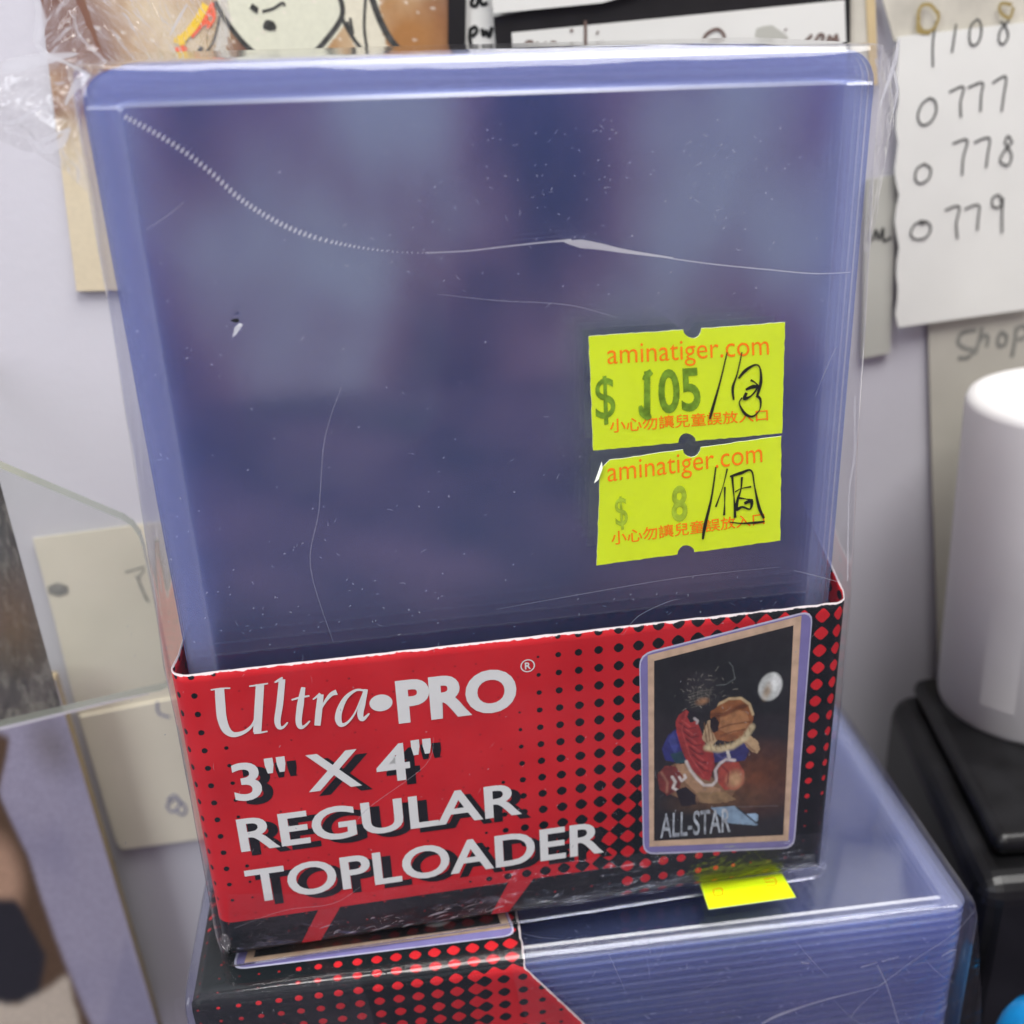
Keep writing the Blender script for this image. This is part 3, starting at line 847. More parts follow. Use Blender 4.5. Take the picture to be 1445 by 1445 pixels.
# third sticker lies on top of the flat pack, half under the upright one
p3 = [at(a, b, z=-0.30) for a, b in ((1000, 1283), (1123, 1266), (1103, 1232), (988, 1247))]
b_ = (p3[3] - p3[0]); b2 = (p3[2] - p3[1])
st = prism('price_sticker', [p3[0], p3[1], p3[2], p3[3]], (0, 0, -0.09), M['yellow'], None, M['sticker_core'])
st.parent = pack2; st.matrix_parent_inverse = pack2.matrix_world.inverted()
tag(st, 'yellow price sticker on top of the flat pack, in front of the upright pack')
strokes('sticker_print', [[(1007, 1255), (1008, 1263), (1019, 1262), (1018, 1254), (1008, 1255)], [(1078, 1241), (1092, 1239), (1095, 1248), (1082, 1250)], [(1080, 1245), (1093, 1244)]], M['orange_ink'], st, nrm=(0, 0, 1), z=-0.27, width=0.12)

# ================================================================== FILM DETAILS on the upright pack
def fy(x, z):          # film surface depth on the front
    if z <= 42: y0 = -2.75
    else: y0 = -2.75 + 2.2 * min(1, (z - 42) / 58.0) ** 0.8
    return y0 - 0.30
def onfilm(px, py, lift=0.0):
    y = -1.5
    for _ in range(4):
        q = at(px, py, y=y); y = fy(q[0], q[2]) - lift
    return q
# perforation seam: row of short stitches, then a fine line with a puckered patch
seam = [(150, 152), (182, 168), (222, 190), (262, 216), (300, 246), (335, 278), (370, 302), (408, 322), (450, 337), (500, 348), (552, 355), (600, 357)]
tail = [(600, 357), (660, 354), (720, 347), (778, 341), (806, 339)]
tail2 = [(806, 339), (860, 350), (930, 362), (1000, 372), (1080, 380), (1150, 386), (1200, 384)]
def dense(pts, n):
    P = [np.array(p, float) for p in pts]; out = []
    for i in range(len(P) - 1):
        p0, p1, p2, p3_ = P[max(i - 1, 0)], P[i], P[i + 1], P[min(i + 2, len(P) - 1)]
        for s in range(n):
            t = s / n
            out.append(0.5 * ((2 * p1) + (-p0 + p2) * t + (2 * p0 - 5 * p1 + 4 * p2 - p3_) * t * t + (-p0 + 3 * p1 - 3 * p2 + p3_) * t ** 3))
    return out + [P[-1]]
ds = dense(seam, 24)
V, F = [], []
acc = 0; last = ds[0]
for i in range(1, len(ds) - 1):
    acc += np.linalg.norm(ds[i] - last); last = ds[i]
    if acc > 6.4 and ds[i][0] > 176:
        acc = 0
        c = ds[i]; f = max(0.25, 1 - max(0, c[0] - 430) / 170)
        ribbon_geo([onfilm(c[0] + 2.6 * f, c[1] - 4.2 * f), onfilm(c[0], c[1]), onfilm(c[0] - 2.2 * f, c[1] + 3.4 * f)], [0.05, 0.22 * f + .03, 0.05], (0, -1, 0), V, F)
ribbon_geo([onfilm(*p) for p in tail], [.08, .09, .11, .15, .3], (0, -1, 0), V, F)
ribbon_geo([onfilm(*p) for p in tail2], [.05, .08, .09, .10, .10, .09, .04], (0, -1, 0), V, F)
ribbon_geo([onfilm(796, 341), onfilm(820, 344), onfilm(848, 348), onfilm(885, 355), onfilm(950, 364)], [.1, .85, .65, .38, .1], (0, -1, 0), V, F, 0.02)
seam_o = mesh('film_seam', V, F, M['crease_and_highlight'], film)
# thin folds in the film
V, F = [], []
for pts, w in (([(618, 415), (700, 424), (800, 430), (870, 448)], .05), ([(482, 545), (458, 620), (450, 720), (438, 800), (470, 905)], .05),
               ([(205, 325), (235, 305), (260, 285)], .06), ([(1150, 560), (1166, 520), (1180, 490)], .06), ([(1120, 805), (1150, 812), (1186, 822)], .09),
               ([(880, 895), (900, 870), (940, 850), (960, 845)], .06), ([(700, 860), (800, 842), (960, 815), (1100, 800)], .05),
               ([(500, 1165), (520, 1140), (600, 1080), (612, 1040)], .05), ([(330, 1310), (400, 1285), (470, 1275), (510, 1250)], .05)):
    ribbon_geo([onfilm(*p) for p in pts], [w * .4] + [w] * (len(pts) - 2) + [w * .4], (0, -1, 0), V, F)
tag(mesh('film_fold', V, F, M['fleck'], film), kind='stuff')
# scuffs and dust on the film
V, F = [], []
r3 = random.Random(11)
clus = [(840, 240, 120, 70, 90), (1000, 200, 90, 60, 30), (620, 200, 110, 80, 34), (560, 380, 120, 50, 26), (1060, 330, 70, 90, 22), (420, 700, 160, 120, 46),
        (500, 860, 150, 50, 44), (330, 870, 60, 60, 18), (700, 620, 230, 160, 50), (1000, 850, 150, 25, 24), (240, 520, 60, 100, 16), (600, 1100, 260, 110, 44), (930, 1180, 150, 80, 34), (1060, 1000, 60, 100, 18)]
for cx, cy, sx, sy, n in clus:
    for _ in range(int(n * 1.1)):
        x = r3.gauss(cx, sx); y = r3.gauss(cy, sy)
        if not (165 < x < 1190 and 165 < y < 1215) or (820 < x < 1120 and 450 < y < 800): continue
        a = r3.gauss(-0.35, .9); L = r3.choice((.9, 1, 1.2, 1.3, 1.6, 1.8, 2.4, 3.2, 5)); cv = r3.uniform(-2.0, 2.0)
        dx, dy = math.cos(a) * L, math.sin(a) * L
        w = r3.uniform(.025, .055) if L > 2 else r3.uniform(.05, .12)
        ribbon_geo([onfilm(x - dx, y - dy), onfilm(x + cv * .6, y - cv), onfilm(x + dx, y + dy)], [w * .3, w, w * .2], (0, -1, 0), V, F)
tag(mesh('scuff_marks', V, F, M['fleck'], film), kind='stuff')
# puncture
q = onfilm(331, 452)
mesh('puncture_hole', [q + np.array([.42 * math.cos(a * .628) * (1 + .2 * math.sin(a * 3)), -0.03, .22 * math.sin(a * .628) + .08 * math.cos(a)]) for a in range(10)], [tuple(range(10))], M['pen'], film)
mesh('puncture_flap', [onfilm(338, 456, .03), onfilm(343, 458, .3), onfilm(333, 472, .25), onfilm(328, 476, .03), onfilm(331, 462, .03)], [(0, 1, 2, 3, 4)], M['crease_and_highlight'], film)

# loose film fins at the upper corners (real crumpled sheets)
def crumple(name, grid, amp, freq, seed, mat, parent, sub=10):
    """grid: rows of 3-D points, bilinear subdivided and crumpled"""
    R_, C_ = len(grid), len(grid[0])
    G = np.array(grid, float)
    nr, nc = (R_ - 1) * sub + 1, (C_ - 1) * sub + 1
    V = []
    for i in range(nr):
        fi = i / sub; i0 = min(int(fi), R_ - 2); a = fi - i0
        for j in range(nc):
            fj = j / sub; j0 = min(int(fj), C_ - 2); b = fj - j0
            p = (G[i0, j0] * (1 - b) + G[i0, j0 + 1] * b) * (1 - a) + (G[i0 + 1, j0] * (1 - b) + G[i0 + 1, j0 + 1] * b) * a
            w = min(1, j / 4)
            q = Vector(tuple(p * freq)) + Vector((seed, 0, 0))
            n1 = 1 - 2 * abs(mn.noise(q)); n2 = 1 - 2 * abs(mn.noise(q * 2.3)); n3 = mn.noise(q * 0.5)
            V.append(p + w * amp * np.array([0.35 * n3 + .2 * n2, n1 * .7 + .4 * n2 + n3, 0.3 * n3 + .25 * n1]))
    F = [(i * nc + j, i * nc + j + 1, (i + 1) * nc + j + 1, (i + 1) * nc + j) for i in range(nr - 1) for j in range(nc - 1)]
    return mesh(name, V, F, mat, parent)
A = lambda px, py, y: at(px, py, y=y)
crumple('film_fin', [[A(150, 92, 4), A(112, 20, 10), A(62, -60, 16)],
                     [A(128, 128, 2), A(92, 66, 8), A(56, 30, 13)],
                     [A(120, 142, 1), A(84, 90, 6), A(52, 78, 10)],
                     [A(112, 158, 0), A(56, 112, 4), A(-40, 98, 9)],
                     [A(118, 215, 0), A(50, 160, 3), A(-40, 140, 6)],
                     [A(124, 272, 1), A(70, 235, 5), A(-40, 182, 9)]], 0.9, 0.20, 3, M['crinkle'], film, 12)
crumple('film_fin', [[A(150, 92, 6), A(260, 88, 22), A(330, 90, 34)],
                     [A(140, 60, 8), A(250, 40, 24), A(320, 0, 36)],
                     [A(120, 0, 12), A(230, -20, 26), A(300, -60, 38)]], 1.2, 0.2, 9, M['crinkle'], film, 10)
crumple('film_fin', [[A(1234, 84, 2), A(1252, 74, 5), A(1272, 56, 8)],
                     [A(1242, 120, 0), A(1256, 128, 4), A(1268, 120, 8)],
                     [A(1238, 170, 1), A(1250, 178, 4), A(1262, 180, 8)],
                     [A(1228, 250, 2), A(1238, 262, 4), A(1246, 262, 7)],
                     [A(1218, 350, 3), A(1224, 360, 5), A(1232, 350, 7)]], 0.8, 0.35, 5, M['crinkle'], film, 8)
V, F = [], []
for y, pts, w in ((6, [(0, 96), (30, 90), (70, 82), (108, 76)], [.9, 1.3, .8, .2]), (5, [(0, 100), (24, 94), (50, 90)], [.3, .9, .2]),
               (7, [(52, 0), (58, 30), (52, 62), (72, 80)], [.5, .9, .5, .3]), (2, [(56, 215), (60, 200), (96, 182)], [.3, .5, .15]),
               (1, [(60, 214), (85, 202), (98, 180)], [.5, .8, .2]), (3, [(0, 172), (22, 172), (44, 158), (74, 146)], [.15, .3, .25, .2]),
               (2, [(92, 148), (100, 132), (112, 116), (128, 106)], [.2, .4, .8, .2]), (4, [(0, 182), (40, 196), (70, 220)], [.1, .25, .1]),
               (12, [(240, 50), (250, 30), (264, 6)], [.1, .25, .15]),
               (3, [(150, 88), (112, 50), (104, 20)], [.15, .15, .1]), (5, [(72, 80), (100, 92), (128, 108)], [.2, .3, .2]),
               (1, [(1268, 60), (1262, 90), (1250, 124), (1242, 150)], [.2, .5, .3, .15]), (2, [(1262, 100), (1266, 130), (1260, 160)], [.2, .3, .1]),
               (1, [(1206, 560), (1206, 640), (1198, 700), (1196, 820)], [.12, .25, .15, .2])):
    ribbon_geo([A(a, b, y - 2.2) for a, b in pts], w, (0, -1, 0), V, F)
tag(mesh('film_crease_highlight', V, F, M['crease_and_highlight'], film), kind='stuff')  # white ribbons painted along creases where the film shows highlights

crumple('film_wrinkle', [[A(322, 1262, -2.7), A(520, 1262, -3.0), A(800, 1215, -3.0), A(1160, 1178, -2.7)],
                         [A(322, 1315, -2.9), A(520, 1292, -3.4), A(800, 1252, -3.2), A(1164, 1206, -2.9)],
                         [A(326, 1344, -2.4), A(520, 1316, -2.7), A(800, 1278, -2.7), A(1166, 1226, -2.4)]], 0.28, 0.16, 44, M['wrinkle'], film, 16)
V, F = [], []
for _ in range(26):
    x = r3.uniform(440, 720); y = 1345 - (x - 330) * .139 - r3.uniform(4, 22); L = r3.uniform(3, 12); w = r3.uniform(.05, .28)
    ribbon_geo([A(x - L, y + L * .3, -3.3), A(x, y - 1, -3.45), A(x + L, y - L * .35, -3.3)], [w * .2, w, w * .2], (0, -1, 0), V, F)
tag(mesh('film_glints', V, F, M['fleck'], film), kind='stuff')  # small bright strokes painted as glints on the lower film edge
# bead of gathered film at the lower left corner of the upright pack and at the corner of the flat one
def wad(name, c, r, seed, mat, parent, n=14):
    V, F = [], []
    for i in range(n + 1):
        for j in range(2 * n):
            a, b = math.pi * i / n, math.pi * j / n
            d = Vector((math.sin(a) * math.cos(b), math.sin(a) * math.sin(b), math.cos(a)))
            k_ = 1 + 0.45 * (1 - 2 * abs(mn.noise(d * 2.6 + Vector((seed, 0, 0))))) - .2
            V.append((c[0] + d.x * r[0] * k_, c[1] + d.y * r[1] * k_, c[2] + d.z * r[2] * k_))
    for i in range(n):
        for j in range(2 * n):
            k2 = (j + 1) % (2 * n)
            F.append((i * 2 * n + j, i * 2 * n + k2, (i + 1) * 2 * n + k2, (i + 1) * 2 * n + j))
    return mesh(name, V, F, mat, parent)
wad('gathered_film', A(318, 1330, -2.6), (0.5, 0.5, 1.2), 2, M['crinkle'], film)
V, F = [], []
# creases and painted highlight streaks on the near long side of the flat pack: plane just outside its film
nv = (LROT.to_3x3() @ Vector((1, 0, 0)))
side_pt = LO + LROT.to_3x3() @ Vector((40.75, 0, 0))
def onside(px, py):
    d = _M @ np.array([(px - 722.5 - OX) / FPX, -(py - 722.5 - OY) / FPX, -1.0])
    C = np.array(CAM); n_ = np.array(nv)
    t = ((np.array(side_pt) - C) @ n_) / (d @ n_)
    return C + t * d
for pts, w in (([(1075, 1445), (1100, 1432), (1160, 1412), (1240, 1392)], [.5, .9, .5, .2]), ([(1240, 1392), (1290, 1355), (1345, 1318), (1375, 1285)], [.25, .2, .15, .1]),
               ([(1238, 1362), (1252, 1392), (1268, 1445)], [.3, .25, .2]), ([(1200, 1436), (1215, 1418), (1240, 1396)], [.2, .15, .1]),
               ([(1328, 1350), (1342, 1342), (1350, 1340)], [.2, .6, .2]), ([(1215, 1365), (1238, 1358)], [.4, .3]), ([(1244, 1357), (1268, 1350)], [.4, .3]),
               ([(1130, 1358), (1142, 1360)], [.4, .4]), ([(820, 1352), (900, 1338), (1000, 1322), (1130, 1306)], [.08, .14, .1, .05]),
               ([(735, 1360), (780, 1352), (880, 1342)], [.1, .14, .1]), ([(1312, 1284), (1324, 1282), (1338, 1278)], [.2, .4, .15])):
    ribbon_geo([onside(*p) for p in pts], [q_ * .55 for q_ in w], tuple(nv), V, F)
for _ in range(8):
    x, y = r3.uniform(760, 1350), r3.uniform(1320, 1445); a = r3.choice((-.12, -.5, .9, -.9, 1.3)) + r3.gauss(0, .15); L = r3.uniform(12, 45); c_ = r3.uniform(-9, 9); w = r3.uniform(.02, .06)
    ribbon_geo([onside(x - L * math.cos(a), y - L * math.sin(a)), onside(x + c_ * .5, y + c_), onside(x + L * math.cos(a), y + L * math.sin(a))], [w * .1, w, w * .2], tuple(nv), V, F)
for _ in range(90):
    x, y = r3.uniform(740, 1360), r3.uniform(1300, 1440)
    a = r3.gauss(-0.2, .8); L = r3.choice((2, 3, 5)); w = r3.uniform(.03, .07)
    ribbon_geo([onside(x - L * math.cos(a), y - L * math.sin(a)), onside(x, y + 1), onside(x + L * math.cos(a), y + L * math.sin(a))], [w * .3, w, w * .3], tuple(nv), V, F)
def out(p, d): return p + np.array(nv) * d
wr = crumple('film_wrinkle', [[out(onside(715, 1338), .1), out(onside(930, 1312), .35), out(onside(1150, 1290), .3), out(onside(1378, 1284), .1)],
                              [out(onside(730, 1400), .4), out(onside(950, 1380), .5), out(onside(1180, 1362), .5), out(onside(1382, 1350), .2)],
                              [out(onside(760, 1500), .3), out(onside(980, 1490), .4), out(onside(1200, 1480), .4), out(onside(1384, 1460), .2)]], 0.45, 0.11, 14, M['wrinkle'], None, 14)
wr.parent = pack2; wr.matrix_parent_inverse = pack2.matrix_world.inverted()
wr = crumple('film_wrinkle', [[out(onside(246, 1408), .1), out(onside(330, 1396), .35), out(onside(500, 1372), .2)],
                              [out(onside(246, 1450), .3), out(onside(350, 1440), .6), out(onside(520, 1420), .2)],
                              [out(onside(250, 1500), .3), out(onside(370, 1500), .4), out(onside(540, 1480), .2)]], 0.5, 0.22, 31, M['wrinkle'], None, 12)
wr.parent = pack2; wr.matrix_parent_inverse = pack2.matrix_world.inverted()
g = tag(mesh('film_crease_highlight', V, F, M['fleck'], None), kind='stuff')  # pale ribbons: painted highlight streaks along with creases and scuffs
g.parent = pack2; g.matrix_parent_inverse = pack2.matrix_world.inverted()

# ================================================================== PAPERS ON THE WALL
def sheet(name, px, mat, y, label, cat, th=0.25, curl=0):
    pts = [at(a, b, y=y) for a, b in px]
    o = prism(name, pts, (0, th, 0), mat)
    return tag(o, label, cat)
def note(o, lines, mat, y, width=0.8, name='handwriting'):
    return strokes(name, lines, mat, o, y=y - 0.05, width=width)

# painting top left
ty = 74.0
AH, AW = 220, 170
ar = Raster(AH, AW, (0.62, 0.50, 0.33))
n1 = fbm((AH, AW), (4, 6), 21, 5); n2 = fbm((AH, AW), (3, 4), 51, 4)
ar.blend((n1 - 0.38) * 3.6, (0.42, 0.25, 0.12))
ar.blend((n2 - 0.54) * 4.5, (0.20, 0.09, 0.055))
acs = [(50, -55), (634, -55), (640, 400), (108, 411)]                 # px corners tl tr br bl of the painted upper part
def ac(x, y):
    t = (y + 55) / 462; xl = 50 + 58 * t
    return (x - xl) / (637 - xl), t
def apoly(pts, col, op=1): ar.poly([ac(*p) for p in pts], col, op)
ar.blend(np.clip((0.16 - ar.Sx) * 14, 0, 1) * np.clip((0.34 - ar.T) * 9, 0, 1) * (n1 * 1.3), (0.18, 0.09, 0.07))
ar.ell(*ac(350, 62), .07, .09, (0.17, 0.085, 0.07), .6, .6, .9, asp=.9)
ar.ell(*ac(575, 45), .09, .09, (0.36, 0.17, 0.06), 0, .6, 1, asp=.9)
ar.ell(*ac(120, 30), .07, .09, (0.20, 0.10, 0.07), 0, .6, .8, asp=.9)
ar.blend(np.clip((ar.T - .42) * 3.2, 0, 1) * .8, (0.64, 0.56, 0.40))
apoly([(300, -60), (300, 5), (330, 50), (380, 92), (425, 92), (480, 30), (482, -60)], (0.66, 0.66, 0.52))
ar.blend(np.clip((ar.T - .42) * 3.2, 0, 1) * .8, (0.64, 0.56, 0.40))
apoly([(300, -60), (303, 6), (294, 62), (268, 95), (290, 95), (310, 60), (318, 25)], (0.58, 0.55, 0.48))
apoly([(482, -60), (480, 22), (496, 60), (522, 85), (560, 88), (600, 90), (540, 55), (524, -60)], (0.68, 0.64, 0.50))
for _ in range(60):
    x, y = random.uniform(60, 630), random.uniform(-20, 100)
    ar.ell(*ac(x, y), random.uniform(.002, .005), .004, (0.75, 0.68, 0.58), 0, .4, .8, asp=.9)
pa = empty('ink_painting', (-30, ty, 80))
tag(pa, 'sepia ink painting on the wall at upper left behind the upright pack', 'painting')
def own(o, p): o.parent = p; o.matrix_parent_inverse = Matrix.Translation(p.location).inverted(); return o
own(picture('painted_area', [at(a, b, y=ty) for a, b in acs], np.clip(ar.a, 0, 1), M['art'], None), pa)
bd = [at(a, b, y=ty + .3) for a, b in [(52, -60), (634, -60), (640, 400), (108, 411)]]
own(prism('backing_sheet', bd, (0, 0.5, 0), M['cream']), pa)
own(strokes('ink_line', [([(303, 2), (318, 28), (345, 62), (380, 92)], .7), ([(425, 92), (455, 62), (482, 24), (480, -5)], .7), ([(482, 24), (496, 50), (520, 82)], .5),
                     ([(516, -5), (514, 40), (520, 80)], .4), ([(494, 25), (498, 48), (490, 30)], .35), ([(524, -5), (538, 32), (556, 62), (582, 86)], .9),
                     ([(354, 8), (362, 14), (364, 15)], .8), ([(370, 16), (385, 12), (398, 4), (402, 8)], .35), ([(372, 40), (378, 36), (384, 37), (389, 41)], [.3, 1.5, 1.3, .3]),
                     ([(310, 22), (300, 60), (276, 92)], .3), ([(285, 66), (270, 95)], .6)], M['pencil'], None, y=ty - .05, width=.5), pa)
own(strokes('orange_glare', [([(290, 6), (278, 30), (262, 50), (250, 60)], 1.0), ([(250, 62), (254, 56), (262, 58)], 1.2)], paint('yellow_foil_glare', (0.95, 0.62, 0.01), .3, .5), None, y=ty - .15), pa)  # glare of a foil sticker painted as yellow strokes
own(strokes('red_glare', [([(300, 4), (288, 30), (270, 52)], .5), ([(296, 30), (284, 34), (290, 24), (300, 20)], .5), ([(248, 72), (256, 70), (262, 66)], .9), ([(300, 10), (302, 26), (292, 40)], .4)], paint('red_foil_glare', (0.95, 0.12, 0.03), .3, .5), None, y=ty - .12), pa)  # red part of the same glare, painted as strokes

o = sheet('framed_strip', [(633, -30), (658, -30), (656, 120), (632, 120)], M['black_card'], 73.6, 'narrow black vertical strip right of the sepia painting', 'paper')
o = sheet('paper_note', [(657, -30), (720, -30), (704, 130), (655, 130)], M['paper'], 74.3, 'white slip with handwritten pw beside the black strip', 'note')
note(o, [[(664, 40), (663, 55), (667, 72)], [(664, 42), (670, 38), (673, 44), (666, 52)], [(680, 40), (682, 50), (686, 44), (690, 52), (694, 38)],
         [(668, -3), (665, 6), (672, 8), (676, -4), (680, 6), (688, 4)]], M['pen'], 74.3, .55)
fo = empty('black_bordered_card', (60, 73, 110))
tag(fo, 'white card with black border taped to the wall above the upright pack', 'card')
own(prism('black_border', [at(a, b, y=73.2) for a, b in [(697, 24), (705, 130), (1200, 110), (1200, -60), (960, -26)]], (0, .5, 0), M['black_card']), fo)
own(prism('white_panel', [at(a, b, y=73.1) for a, b in [(722, 46), (960, 23), (1192, 0), (1196, 120), (727, 130)]], (0, .3, 0), M['paper']), fo)
own(strokes('faded_handwriting', [[(742, 71), (742, 61), (750, 59), (752, 67), (744, 67)], [(756, 71), (758, 61), (764, 69), (770, 61), (772, 71)], [(778, 71), (778, 61), (784, 61), (784, 71)],
                              [(806, 41), (807, 45)], [(826, 29), (826, 53), (825, 71)], [(842, 45), (844, 47)], [(848, 59), (852, 61)], [(792, 67), (798, 71), (800, 63)],
                              [(990, 65), (996, 49), (1012, 41), (1022, 51), (1016, 63), (1004, 67), (1000, 59)], [(1108, 41), (1109, 43)],
                              [(1136, 59), (1146, 49)], [(1150, 59), (1156, 49), (1162, 51), (1158, 61)], [(1168, 61), (1170, 51), (1176, 57), (1180, 49), (1182, 61)]], M['faint_pen'], None, y=73.02, width=.48), fo)
own(strokes('smudge', [([(1066, 46), (1085, 50), (1110, 60)], [1, 3, 1.5])], M['greygreen'], None, y=73.04), fo)
sheet('paper_stack', [(686, -60), (1000, -60), (960, -28), (850, 4), (697, 19)], M['paper'], 72.4, 'white paper edge above the black bordered card', 'paper', th=.8)
sheet('paper_strip', [(1190, -30), (1234, -30), (1240, 120), (1190, 120)], M['stained'], 73.8, 'narrow stained beige strip right of the black bordered card', 'paper')
sheet('tape_strip', [(1221, -30), (1234, -30), (1239, 120), (1228, 120)], paint('old_yellow_tape', (0.60, 0.47, 0.26), .5, .3), 73.55, 'yellowed tape along the edge of the beige strip', 'tape')
o = sheet('paper_note', [(1222, 254), (1266, 247), (1256, 498), (1216, 506)], M['greygreen'], 73.8, 'grey green paper slip partly hidden behind the number note', 'note', th=.5)
note(o, [[(1226, 342), (1228, 326)], [(1232, 340), (1236, 324), (1240, 338), (1246, 322), (1247, 340), (1258, 334)]], M['pencil'], 73.8, .5)
o = sheet('paper_note', [(1238, -30), (1460, -30), (1460, 60), (1262, 58)], M['stained'], 73.2, 'stained paper under the number note in the upper right', 'note')
# number note with torn left edge
edge = [(1266 + 2.2 * math.sin(i * 1.7) + random.uniform(-1.5, 1.5) - (i > 14) * 0, 52 + i * (462 - 52) / 22) for i in range(23)]
o = sheet('paper_note', [(1460, 30), (1266, 52)] + edge[1:-1] + [(1268, 462), (1460, 435)], M['paper'], 72.6, 'white note with columns of handwritten numbers, torn left edge', 'note', th=.3)
NX = lambda x, y: (960 + x / 2.98, y / 2.98)
def nn(l): return [NX(*p) for p in l]
old = [nn([(1085, 60), (1050, 20), (1010, 30), (1000, 90), (1020, 130), (1060, 125), (1085, 80), (1080, 45)]), nn([(1005, 70), (1000, 130), (1050, 140)]),
       nn([(1395, 20), (1350, 15), (1345, 50), (1385, 75), (1400, 30)])]
note(o, old, paint('brown_stain_ink', (0.34, 0.26, 0.10), .7, .2), 72.6, .55, 'faded_digit')
num = [nn([(1075, 90), (1062, 180), (1062, 282)]), nn([(1160, 100), (1150, 170), (1142, 222)]), nn([(1250, 80), (1222, 110), (1215, 160), (1225, 190), (1252, 180), (1266, 130), (1258, 90), (1246, 82)]),
       nn([(1382, 85), (1345, 130), (1340, 175), (1360, 185), (1378, 150), (1366, 110), (1345, 90)]),
       nn([(1050, 412), (1015, 440), (998, 490), (1015, 525), (1050, 515), (1075, 470), (1070, 425), (1045, 412)]), nn([(1130, 388), (1190, 365), (1178, 430), (1180, 495)]), nn([(1208, 370), (1270, 348), (1265, 400), (1262, 470)]), nn([(1312, 350), (1368, 322), (1360, 400), (1350, 470)]),
       nn([(1030, 688), (995, 710), (988, 755), (1010, 772), (1045, 750), (1052, 710), (1028, 690)]), nn([(1145, 605), (1206, 588), (1190, 660), (1184, 738)]), nn([(1235, 600), (1298, 580), (1292, 650), (1285, 706)]),
       nn([(1392, 590), (1378, 572), (1366, 600), (1392, 650), (1378, 695), (1345, 680), (1355, 645), (1398, 592)]),
       nn([(1020, 930), (985, 945), (968, 985), (990, 1006), (1030, 1000), (1052, 965), (1040, 935), (1005, 930), (1015, 942), (1030, 935)]), nn([(1112, 885), (1172, 868), (1160, 940), (1165, 1005)]), nn([(1195, 880), (1254, 862), (1252, 920), (1248, 970)]),
       nn([(1350, 850), (1340, 820), (1312, 835), (1315, 870), (1345, 868), (1356, 830), (1352, 900), (1352, 980)])]
note(o, num, M['pencil'], 72.6, .36, 'handwritten_digit')
o = sheet('paper_note', [(1309, 430), (1470, 405), (1470, 1100), (1330, 1080), (1316, 700)], M['beige'], 74.0, 'beige paper reading shop behind the white roll', 'note')
note(o, [[(1378, 466), (1358, 470), (1352, 484), (1364, 492), (1374, 494), (1366, 504), (1352, 505)], [(1386, 462), (1380, 486), (1376, 500)], [(1378, 490), (1388, 474), (1394, 476), (1392, 490)],
         [(1414, 468), (1408, 478), (1410, 488), (1418, 486), (1420, 474), (1412, 468)], [(1434, 462), (1432, 480), (1428, 504)], [(1434, 464), (1445, 460), (1450, 472), (1436, 480)]], M['pale_grey_pencil'], 74.0, .75)
# cream papers low on the left
o = sheet('paper_note', [(46, 760), (210, 738), (300, 735), (300, 980), (110, 1010), (78, 880)], M['cream'], 74.2, 'cream paper on the wall seen through the clear acrylic plate', 'note')
strokes('ink_blot', [([(68, 833), (82, 832), (96, 832)], [1.2, 2.6, 1.2])], M['pale_grey_pencil'], o, y=74.1)
note(o, [[(176, 808), (190, 804), (204, 800)], [(192, 812), (200, 828), (206, 846)], [(204, 804), (196, 820), (210, 850)]], M['pale_grey_pencil'], 74.2, .3)
o = sheet('paper_note', [(112, 1012), (300, 975), (300, 1182), (172, 1199), (164, 1188)], M['cream'], 73.7, 'cream paper below the acrylic plate, its lower edge curling from the wall', 'note', th=.9)
note(o, [[(236, 1130), (246, 1122), (254, 1134), (244, 1146), (236, 1136), (250, 1128), (262, 1140), (258, 1150), (246, 1142)], [(222, 990), (224, 1006), (240, 1012)]], M['blue_pen'], 73.7, .5)

# ================================================================== ACRYLIC PLATE AND PRINTS AT LEFT
py_ = 34.0
pl = empty('acrylic_plate', (-75, py_, 30)); tag(pl, 'clear acrylic plate with rounded corner standing left of the upright pack', 'acrylic plate')
def rounded_px(pts): return [at(a, b, y=py_) for a, b in pts]
plate_px = [(-155, 595), (60, 686), (150, 724), (172, 733), (186, 743), (196, 757), (202, 776), (240, 958), (236, 970), (225, 975), (205, 979), (-155, 1062)]
own(prism('clear_sheet', rounded_px(plate_px), (0, 2.2, 0), M['acrylic'], None, M['acrylic_edge']), pl)
own(strokes('polished_edge', [([(-60, 1043), (60, 1014), (150, 992), (210, 979)], [.55, .55, .45, .2])], M['crease_and_highlight'], None, y=py_ - 0.05), pl)
br = [at(-150, 1060, y=py_ + 2.2), at(-150, 600, y=py_ + 2.2)]
own(prism('bracket', [br[0], br[1], (br[1][0], WY - .01, br[1][2]), (br[0][0], WY - .01, br[0][2])], (-2, 0, 0), M['acrylic'], None, M['acrylic_edge']), pl)
FH, FW = 170, 80
fr_ = Raster(FH, FW, (0.12, 0.105, 0.09))
f1 = fbm((FH, FW), (5, 4), 77, 5); f2 = fbm((FH, FW), (34, 14), 99, 3)
fr_.blend((f1 - .42) * 4, (0.03, 0.027, 0.022)); fr_.blend((f2 - .5) * 3.4, (0.24, 0.22, 0.19))
fr_.ell(.4, .18, .5, .10, (0.33, 0.10, 0.09), .3, .8, .6, asp=3); fr_.ell(.3, .5, .5, .1, (0.16, 0.19, 0.17), -.3, .8, .7, asp=3)
fr_.line([(0, .82), (.35, .66), (.55, .55)], .06, (0.42, 0.41, 0.37), .8, asp=3); fr_.ell(.7, .72, .3, .1, (0.22, 0.13, 0.06), 0, .8, .7, asp=3)
fo2 = picture('printed_card', [at(a, b, y=py_ + 2.6) for a, b in [(-60, 470), (-55, 480), (88, 1003), (-60, 1037)]], fr_.a, M['furprint'], None)
own(fo2, pl)
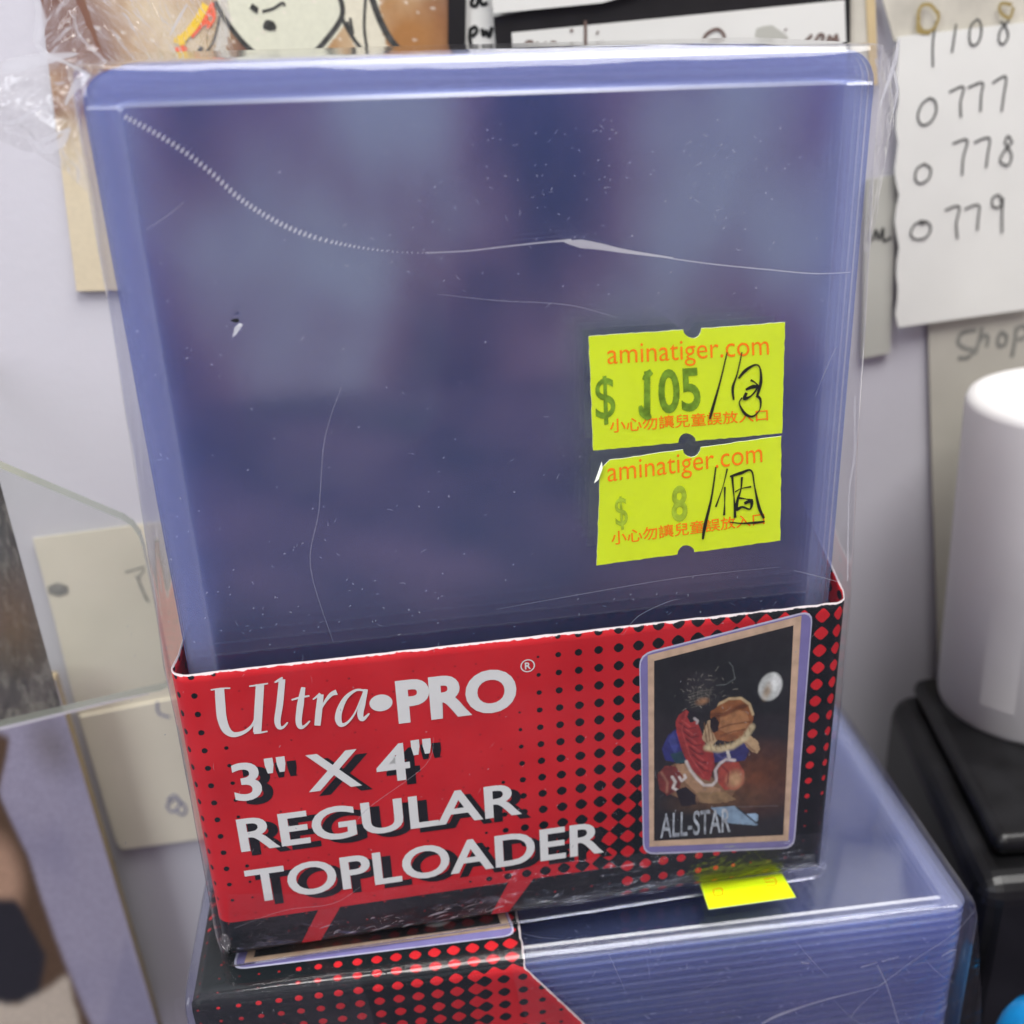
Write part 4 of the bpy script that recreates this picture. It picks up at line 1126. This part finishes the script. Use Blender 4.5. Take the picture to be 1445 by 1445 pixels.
# leaning blurred print further back
BH, BW = 150, 100
br_ = Raster(BH, BW, (0.33, 0.31, 0.40))
b1 = fbm((BH, BW), (5, 3), 31, 4)
br_.blend((b1 - .45) * 1.6, (0.24, 0.23, 0.33))
def bc(x, y): return (x + 60 - 0) / 280.0, (y - 960) / 520.0
BP = [(-60, 960), (77, 960), (232, 1480), (-60, 1480)]
def bc(x, y):
    t = (y - 960) / 520; R_ = 77 + (232 - 77) * t
    return (x + 60) / (R_ + 60), t
br_.poly([bc(*p) for p in [(-60, 1000), (12, 1030), (-5, 1100), (35, 1185), (142, 1480), (-60, 1480)]], (0.10, 0.06, 0.035))
br_.ell(*bc(-5, 1215), .14, .10, (0.48, 0.30, 0.20), 0, .4, .9, asp=1.2)
br_.poly([bc(*p) for p in [(-60, 1240), (20, 1250), (60, 1330), (50, 1400), (-60, 1420)]], (0.022, 0.022, 0.028))
br_.poly([bc(*p) for p in [(-60, 1395), (20, 1410), (60, 1385), (90, 1360), (118, 1480), (-60, 1480)]], (0.52, 0.45, 0.36))
br_.poly([bc(*p) for p in [(135, 1480), (150, 1400), (172, 1300), (232, 1480)]], (0.26, 0.25, 0.35), .8)
br_.ell(*bc(70, 1040), .16, .06, (0.20, 0.18, 0.20), 0, .7, .8, asp=1.2)
for _ in range(2):
    p_ = np.pad(br_.a, ((1, 1), (1, 1), (0, 0)), 'edge')
    br_.a = sum(p_[i:i + br_.H, j:j + br_.W] for i in range(3) for j in range(3)) / 9
bo = empty('framed_print', (-95, 66, -40)); tag(bo, 'blurred framed print with lavender border in the lower left corner', 'picture')
own(picture('printed_face', [at(a, b, y=66) for a, b in BP], br_.a, M['furprint'], None), bo)
own(prism('board', [at(a, b, y=66.2) for a, b in BP], (0, 3, 0), paint('tan_board_edge', (0.42, 0.33, 0.20), .6, .2)), bo)

# ================================================================== WHITE ROLL AND BLACK DEVICE AT RIGHT
def lathe(name, c, prof, mat, parent=None, n=64):
    V, F = [], []
    for r, z in prof:
        for i in range(n):
            a = 2 * math.pi * i / n; V.append((c[0] + r * math.cos(a), c[1] + r * math.sin(a), c[2] + z))
    for k_ in range(len(prof) - 1):
        for i in range(n):
            j = (i + 1) % n
            F.append((k_ * n + i, k_ * n + j, (k_ + 1) * n + j, (k_ + 1) * n + i))
    F.append(tuple(range(n))[::-1]); F.append(tuple((len(prof) - 1) * n + i for i in range(n)))
    return mesh(name, V, F, mat, parent, smooth=False)
RR = 17.5
RC = (101.5, 46.0)
RZ0, RZ1 = -9.5, 48.5
roll = empty('paper_roll', (RC[0], RC[1], RZ0)); roll.rotation_euler = (0, math.radians(-2.3), 0); tag(roll, 'white paper roll standing on the black device at right', 'paper roll')
b = lathe('roll_body', (0, 0, 0), [(RR - 1.2, 0), (RR - .3, .4), (RR, 1.2), (RR, RZ1 - RZ0 - 1.6), (RR - .5, RZ1 - RZ0 - .5), (RR - 1.8, RZ1 - RZ0)], M['gloss_white'], roll)
b.data.polygons.foreach_set('use_smooth', [True] * (len(b.data.polygons) - 2) + [False] * 2)
V = []
for i in range(14):
    a = math.radians(205 + i * 1.6)
    for z in (6, 28.5 - (0 if i < 9 else (i - 9) * .45)): V.append(((RR + .05) * math.cos(a), (RR + .12) * math.sin(a), z))
mesh('loose_paper_end', V, [(2 * i, 2 * i + 2, 2 * i + 3, 2 * i + 1) for i in range(13)], M['gloss_white'], roll, smooth=True)

dev = empty('black_device', (100, 30, -12)); tag(dev, 'glossy black plastic device beside the flat pack, carrying the white roll', 'device')
own(prism('device_base', [(68.2, 3.8, -13.5), (180, -8, -13.5), (180, 60, -13.5), (79.5, 60, -13.5)], (0, 0, -176.4), M['black_plastic'], bevel=4.0), dev)
own(prism('raised_platform', [(73.4, 9.5, -9.6), (160, 0, -9.6), (160, 58, -9.6), (83.0, 58, -9.6)], (0, 0, -3.8), M['black_plastic'], bevel=1.8), dev)
own(lathe('screw_head', (0, 0, 0), [(1.0, 0), (1.0, .4), (.6, .7)], M['gloss_white'], None, 16), dev)
bpy.data.objects['screw_head'].matrix_parent_inverse = Matrix(); bpy.data.objects['screw_head'].location = Vector((-10, -19, 2.1)) * S

blue = empty('blue_bottle_cap', (0, 0, 0)); tag(blue, 'bright blue shiny plastic object in the lower right corner', 'plastic object')
bq = at(1450, 1420, y=-14)
bb = lathe('blue_shell', tuple(bq - np.array([-3.0, 0, 14])), [(6.0, -130), (6.3, 0), (6.2, 6), (5.6, 9), (4.4, 11.5), (2.6, 13), (0.6, 13.6)], M['blue_plastic'], blue, 40)
bb.data.polygons.foreach_set('use_smooth', [True] * len(bb.data.polygons))
